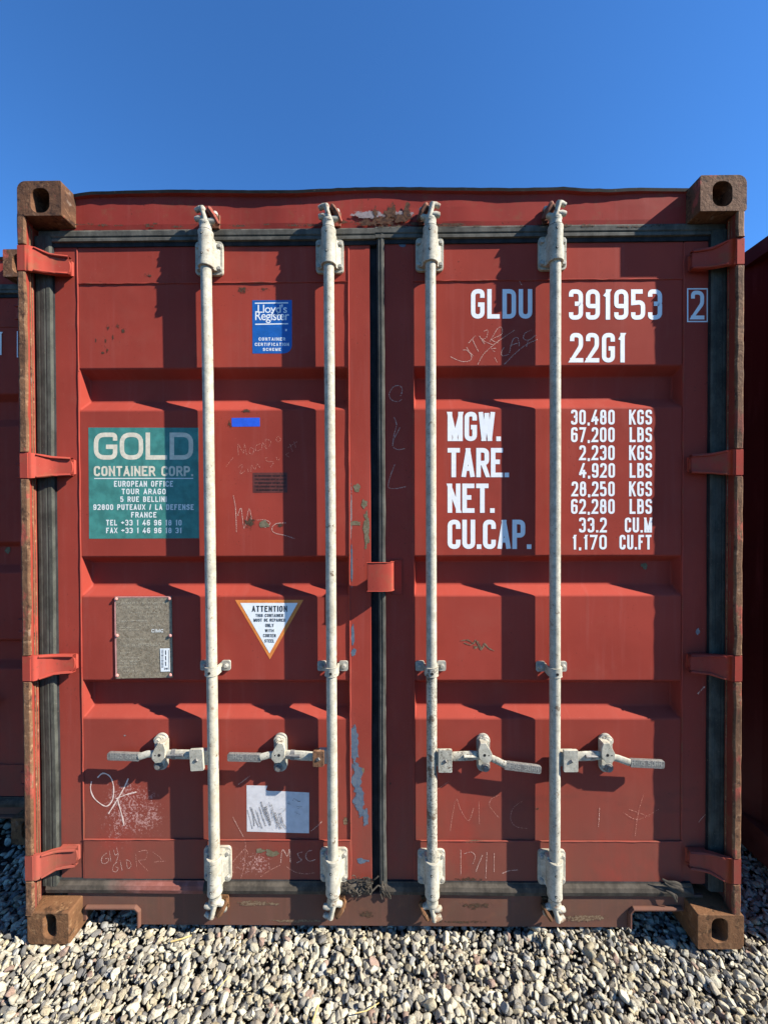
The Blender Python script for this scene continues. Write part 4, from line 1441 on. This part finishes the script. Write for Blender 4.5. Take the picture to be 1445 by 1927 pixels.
# ---- chalk marks and scratches, in the photograph's places
def chalk(parent, groups, label):
    first = True
    for i, (paths, w, y, mat) in enumerate(groups):
        todo = [curve(p) for p in paths]
        while todo:                                          # strokes that lie together make one scrawl
            grp = [todo.pop(0)]
            grew = True
            while grew:
                grew = False
                for p in list(todo):
                    if min((Vector(u) - Vector(v)).length for q in grp for u in q for v in p) < 40:
                        grp.append(p)
                        todo.remove(p)
                        grew = True
            mb = MB()
            for k, p in enumerate(grp):
                mb.stroke(p, w, y - .00003 * (k % 9) - .0003 * i, mat, jit=.35)
            o = mb.build('chalk_scrawl', parent, smooth=0)
            if first:
                o['label'] = label
                first = False


chalk(DL, [(scr(0, 1440, 1, [[(625, 110), (618, 160), (640, 220), (690, 265), (730, 278), (765, 240), (775, 180), (770, 120), (745, 72), (700, 55), (665, 85)],
                             [(875, 90), (840, 165), (790, 250), (740, 330)], [(930, 182), (860, 200), (790, 228)], [(800, 228), (820, 300), (835, 355), (845, 410)]]), 2.1, YC - .0002, 'chalk_bold')], 'chalked letters OK')
chalk(DL, [(scr(0, 1440, 1, [[(728, 597), (700, 620), (692, 655), (712, 670), (740, 652), (738, 632), (718, 636)], [(745, 580), (757, 655)], [(775, 575), (785, 610), (803, 600)], [(795, 563), (806, 612), (788, 665)],
                             [(800, 658), (775, 680), (768, 715), (790, 725), (806, 700), (788, 692)], [(818, 640), (832, 715)], [(860, 640), (870, 700), (892, 688), (886, 655), (858, 642)]]), 1.1, YB, 'chalk'),
           (scr(0, 1440, 1, [[(925, 600), (930, 690)], [(940, 590), (1000, 580), (990, 640), (945, 650), (1010, 720)], [(1040, 590), (1100, 640), (1050, 660), (1130, 650)]]), 1., YB, 'chalk_faint')], 'small scratched letters low on the left')
chalk(DL, [(scr(350, 1440, 1, [[(645, 665), (650, 600), (662, 575), (690, 620), (705, 570), (710, 660)], [(792, 590), (760, 600), (772, 630), (786, 645), (752, 664)], [(856, 578), (825, 590), (815, 625), (840, 652), (882, 640)]]), 1.5, YB, 'chalk'),
           (scr(350, 1440, 1, [[(685, 690), (740, 725), (810, 738), (880, 730)], [(505, 760), (570, 715), (640, 680)], [(290, 770), (300, 690), (360, 610), (405, 570), (425, 610)], [(320, 750), (325, 690)], [(375, 770), (400, 660), (405, 520), (395, 505)], [(440, 710), (490, 665), (520, 625)]]), 1.3, YB, 'chalk_faint'),
           (scr(350, 1440, 1, [[(320, 352), (355, 420), (393, 488)], [(358, 130), (400, 100), (438, 70)], [(850, 448), (885, 420), (925, 382)]]), 1.4, YC, 'chalk')], 'chalked letters MSC on the bottom rail')
chalk(DL, [(scr(380, 680, 1, [[(250, 640), (247, 563), (283, 622), (290, 560), (305, 638)], [(330, 585), (322, 620), (345, 630), (352, 598), (330, 585)], [(398, 560), (368, 575), (368, 608), (402, 600)], [(405, 600), (415, 555), (432, 590)], [(440, 600), (432, 532), (470, 545), (455, 580)], [(520, 508), (505, 530), (520, 548), (536, 530), (520, 508)],
                               [(245, 720), (278, 703), (260, 765), (292, 745)], [(310, 730), (318, 752)], [(335, 750), (340, 705), (362, 735), (375, 697), (395, 722)], [(455, 652), (430, 660), (448, 680), (488, 685), (468, 718)], [(507, 650), (515, 672), (532, 660)], [(592, 622), (570, 635), (592, 650)], [(598, 560), (616, 612)], [(580, 590), (650, 545)], [(625, 540), (640, 590)], [(165, 715), (215, 652)]]), .9, YC, 'chalk_faint')], 'faint scratched words under the blue tape')
chalk(DL, [(scr(380, 680, 1, [[(215, 912), (230, 1000), (236, 1160)], [(245, 1050), (268, 1000), (288, 1135), (322, 1000), (342, 1105)], [(375, 1078), (430, 1078), (466, 1100), (430, 1130)], [(572, 1098), (510, 1102), (478, 1130), (492, 1165), (560, 1182), (632, 1205)]]), 1.3, YC, 'chalk')], 'scratched letters below the dark label')
chalk(DR, [(scr(680, 330, 1, [[(605, 1232), (640, 1250), (690, 1266), (735, 1260), (748, 1232), (720, 1190), (688, 1188)], [(712, 1165), (735, 1200), (760, 1228)], [(725, 1142), (775, 1088)], [(752, 1112), (775, 1160), (796, 1200)], [(800, 1090), (835, 1145), (820, 1110)], [(830, 1060), (858, 1052), (850, 1100), (825, 1120), (890, 1152)], [(872, 1130), (925, 1042), (952, 1036), (952, 1080), (885, 1115), (930, 1140)],
                              [(790, 1285), (830, 1215), (900, 1150), (960, 1105), (1040, 1052)], [(880, 1180), (915, 1174)], [(892, 1192), (912, 1200)], [(905, 1240), (922, 1270)], [(968, 1170), (950, 1205), (960, 1228), (1002, 1215)], [(1005, 1205), (1028, 1118), (1062, 1105), (1072, 1160)], [(1010, 1158), (1060, 1140)],
                              [(1155, 1052), (1112, 1072), (1100, 1108), (1135, 1120), (1185, 1085)], [(1132, 1120), (1120, 1165)], [(970, 1285), (1050, 1205), (1120, 1150), (1195, 1115)], [(1040, 650), (1055, 680), (1062, 700), (1090, 748)], [(980, 575), (1020, 600)]]), 1.3, YC, 'chalk')], 'chalked words under the container number')
chalk(DR, [(scr(380, 680, 1, [[(1350, 235), (1362, 190), (1340, 165), (1300, 175), (1272, 225), (1290, 262), (1330, 274), (1360, 258)], [(1305, 380), (1322, 430), (1305, 500), (1297, 560)], [(1346, 450), (1305, 530), (1298, 580), (1335, 600), (1380, 592)], [(1310, 700), (1278, 790), (1266, 850), (1300, 866), (1386, 852)]]), 1.3, YST, 'chalk')], 'three chalked letters down the middle stile')
chalk(DR, [(scr(700, 1440, 1, [[(530, 450), (545, 350), (572, 230), (600, 300), (655, 378), (690, 290)], [(725, 250), (728, 400)], [(868, 200), (810, 230), (800, 280), (860, 355)], [(1020, 245), (960, 290), (940, 360), (975, 415), (1060, 432)], [(440, 165), (520, 112)]]), 1., YC, 'chalk_faint'),
           (scr(700, 1440, 1, [[(603, 575), (603, 750)], [(625, 602), (675, 590), (700, 620), (685, 670)], [(750, 612), (725, 670), (705, 725)], [(780, 592), (772, 772)], [(830, 600), (828, 725)], [(885, 735), (930, 718), (990, 712)]]), 1.2, YB, 'chalk'),
           (scr(1045, 1440, 1, [[(972, 388), (1000, 352), (1030, 322)]]), 1.2, YST, 'chalk'), (scr(1045, 1440, 1, [[(290, 420), (296, 350), (298, 290)]]), 1.4, YC, 'chalk'), (scr(1045, 1440, 1, [[(540, 480), (560, 330), (600, 190)], [(460, 320), (560, 370), (700, 300)], [(500, 300), (640, 350)]]), .8, YC, 'chalk_faint'),
           (scr(1045, 1060, 1, [[(965, 888), (1000, 850), (1014, 838)]]), 2.6, YST, 'chalk')], 'faint chalk lines low on the right door')

# ================================================================ neighbours: the same kind of container
SKIP = ('owner_sign', 'sticker', 'tape', 'nameplate', 'chalk_scrawl', 'worn_paint', 'lettering', 'torn_rubber', 'raised_figures')


def base(n):
    return n.split('.')[0]


def copy_tree(o, parent=None):
    c = o.copy()
    COL.objects.link(c)
    if parent is not None:
        c.parent = parent
    for ch in list(o.children):
        if base(ch.name) in SKIP:
            continue
        copy_tree(ch, c)
    return c


LN = copy_tree(ROOT)
LN.location = (ROOT.location.x - 2.700, .372, .024)
LN['label'] = 'red shipping container in shadow behind the left corner post, mostly outside the photo'
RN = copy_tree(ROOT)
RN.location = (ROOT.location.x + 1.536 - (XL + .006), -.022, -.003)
RN['label'] = 'dark red container beyond the right corner post, only its shaded side wall in view'
for r in (LN, RN):
    for ch in r.children_recursive:
        if 'label' in ch:
            del ch['label']
# the neighbour's own number: its last digits show past the post
ld_ = next(c for c in LN.children if base(c.name) == 'door' and any(base(q.name) == 'overlap_plate' for q in c.children))
b = MB()
yl = .372 + YD - .0012
text_px(b, '1', -8, 6, 624.5, 668, 6.2, yl, 'lettering')
b.stroke([(33.4, 624), (62, 624), (62, 671.5), (33.4, 671.5)], 1.8, yl, 'lettering', True)
text_px(b, '4', 38, 58, 628, 668, 5, yl, 'lettering')
lt = b.build('lettering', None, smooth=0, origin=tuple(LN.location))
lt.parent = ld_

# ================================================================ ground and gravel
def ground_h(x, y):
    return .012 * mnoise.noise(Vector((x * 1.3, y * 1.3, 2))) + .008 * mnoise.noise(Vector((x * 4, y * 4, 6))) + .012 * max(0, min(1, (-.6 - x) / .6)) - (.006 if x > .8 else 0)


n = N('stony ground')
v = n.voro(34, out='Color')
e = n.voro(34)
c = n.mix(n.ramp(e, .0, .6), (.055, .051, .044), (.025, .023, .02))
c = n.mix(n.ramp(n.noise(1.2, 4), .3, .7, 0, .5), c, (.035, .032, .028))
gm = n.done(c, .9, n.bump(n.ramp(e, .6, 0), .8, .02), spec=.2)
gr = MB()
S_ = 400
gr.add([(-S_, -S_, -.052), (S_, -S_, -.052), (S_, S_, -.052), (-S_, S_, -.052)], [(0, 1, 2, 3)], gm)
g = gr.build('ground', smooth=0, origin=(0, 0, 0))
g['kind'] = 'structure'
g['label'] = 'stony yard ground under the gravel'


def ico(sub):
    bm = bmesh.new()
    bmesh.ops.create_icosphere(bm, subdivisions=sub, radius=1)
    vs = np.array([v.co[:] for v in bm.verts])
    fs = np.array([[v.index for v in f.verts] for f in bm.faces])
    bm.free()
    return vs, fs


def stone_proto(sub, k):
    vs, fs = ico(sub)
    vs = vs.copy()
    r = np.random.default_rng(k)
    for _ in range(r.integers(8, 15)):                       # worn flats and broken faces
        d = r.normal(size=3)
        d /= np.linalg.norm(d)
        h = r.uniform(.38, .76)
        q = vs @ d
        m = q > h
        vs[m] -= np.outer((q[m] - h) * .93, d)
    for i in range(len(vs)):
        vs[i] *= 1 + .11 * mnoise.noise(Vector(vs[i] * 1.4) + Vector((k, 0, 0))) + .03 * mnoise.noise(Vector(vs[i] * 4) + Vector((k, 9, 0)))
    return vs, fs


PA = [stone_proto(3, k) for k in range(26)]
PB = [stone_proto(2, 50 + k) for k in range(14)]
PALETTE = np.array([(.44, .41, .315), (.39, .36, .275), (.50, .465, .36), (.32, .29, .225), (.22, .205, .17), (.15, .145, .135), (.33, .29, .20), (.25, .215, .165), (.27, .19, .15), (.40, .34, .22), (.11, .11, .105), (.30, .30, .28)])
PW = np.array([.18, .14, .13, .11, .11, .08, .07, .06, .03, .04, .04, .07])
Vs, Fs, Cs = [], [], []
off = 0


def scatter(x0, x1, y0, y1, step, protos, zoff, smin, smax, skip=None):
    global off
    for xi in np.arange(x0, x1, step):
        for yi in np.arange(y0, y1, step):
            x, y = xi + rng.uniform(-.5, .5) * step, yi + rng.uniform(-.5, .5) * step
            if skip and skip(x, y):
                continue
            vs, fs = protos[rng.integers(len(protos))]
            L = float(np.clip(rng.lognormal(math.log((smin * smax) ** .5), .34), smin, smax))
            sc3 = np.array([L, L * rng.uniform(.55, .85), L * rng.uniform(.42, .68)]) / 2
            eu = (rng.normal(0, .38), rng.normal(0, .38), rng.uniform(0, 6.283))
            if rng.random() < .16:
                eu = (rng.uniform(-1.3, 1.3), rng.uniform(-1.3, 1.3), eu[2])
            from mathutils import Euler
            m = np.array(Euler(eu).to_matrix())
            w = (vs * sc3) @ m.T
            z = ground_h(x, y) + zoff + rng.uniform(-.004, .004)
            w += np.array((x, y, z))
            Vs.append(w)
            Fs.append(fs + off)
            off += len(vs)
            c = PALETTE[rng.choice(len(PALETTE), p=PW / PW.sum())] * rng.uniform(.85, 1.12) * np.array((1.0, .98, .95))
            Cs.append(np.repeat(c[None], len(vs), 0))


inner = lambda x, y: (-1.62 < x < 1.66 and -.42 < y < .62)
scatter(-1.6, 1.65, -.40, .60, .025, PB, -.040, .020, .042)
scatter(-1.6, 1.65, -.40, .60, .0205, PA, -.0235, .017, .050)
scatter(-1.6, 1.65, -.40, .60, .0185, PB, -.026, .010, .022)
scatter(-1.6, 1.65, -.40, .60, .0300, PA, -.0165, .016, .046)
scatter(-4.4, 4.4, -2.6, 2.2, .036, PB, -.028, .024, .06, skip=lambda x, y: inner(x, y) or (y > .9 and abs(abs(x) - 1.4) > .35))
V = np.concatenate(Vs)
Fc = np.concatenate(Fs)
C_ = np.concatenate(Cs)
me = bpy.data.meshes.new('gravel')
me.vertices.add(len(V))
me.vertices.foreach_set('co', V.astype(np.float32).ravel())
me.loops.add(Fc.size)
me.loops.foreach_set('vertex_index', Fc.astype(np.int32).ravel())
me.polygons.add(len(Fc))
me.polygons.foreach_set('loop_start', np.arange(0, Fc.size, 3, dtype=np.int32))
me.polygons.foreach_set('loop_total', np.full(len(Fc), 3, dtype=np.int32))
me.polygons.foreach_set('use_smooth', np.ones(len(Fc), dtype=bool))
me.update(calc_edges=True)
at_ = me.attributes.new('stone', 'FLOAT_COLOR', 'POINT')
at_.data.foreach_set('color', np.concatenate([C_, np.ones((len(C_), 1))], 1).astype(np.float32).ravel())
n = N('river stone')
a = n.t.nodes.new('ShaderNodeAttribute')
a.attribute_name = 'stone'
f = n.noise(140, 5, .7)
c = n.mix(n.ramp(f, .38, .62, 0, .55), a.outputs['Color'], (.16, .145, .12), 'MULTIPLY') if False else n.mix(n.ramp(n.noise(75, 5, .75), .50, .68, 0, .62), a.outputs['Color'], (.15, .125, .09))
c = n.mix(n.ramp(n.noise(260, 3, .6), .60, .72, 0, .35), c, (.07, .065, .06))
mt = n.done(c, .8, n.bump(f, .9, .005), spec=.25)
me.materials.append(mt)
gv = bpy.data.objects.new('gravel', me)
COL.objects.link(gv)
gv['kind'] = 'stuff'
gv['label'] = 'loose grey and cream river gravel in front of the containers'

# a few straws on the stones
def straw(pts, r, label):
    b = MB()
    b.tube([P3 for P3 in pts], r, 'straw', n=6, sy=.5)
    o = b.build('straw', origin=pts[0])
    o.location = pts[0]
    o['label'], o['category'], o['group'] = label, 'straw', 'dry straws on the gravel'


def on_ground(px, py, z=.004):
    d = R @ Vector(((px - W / 2) / F, (H / 2 - py) / F, -1.0))
    t = (z - CAM.z) / d.z
    p = CAM + d * t
    return (p.x, p.y, p.z + .003)


straw([on_ground(599, 1893), on_ground(595, 1906), on_ground(588, 1926, .0)], .0030, 'short thick yellow straw lying on the gravel at the bottom edge')
straw([on_ground(431, 1838), on_ground(420, 1852), on_ground(409, 1866, .0)], .0022, 'thin pale straw slanting among dark stones, below the leftmost rod')
straw([on_ground(668, 1909, .002), on_ground(690, 1904), on_ground(713, 1889)], .0020, 'thin orange straw slanting across light stones below the middle seal')
straw([on_ground(322, 1774), on_ground(344, 1768), on_ground(361, 1762)], .0032, 'pale yellow splinter beside the sill, between left casting and first rod')

for o in bpy.data.objects:
    if '_o' in o:
        del o['_o']
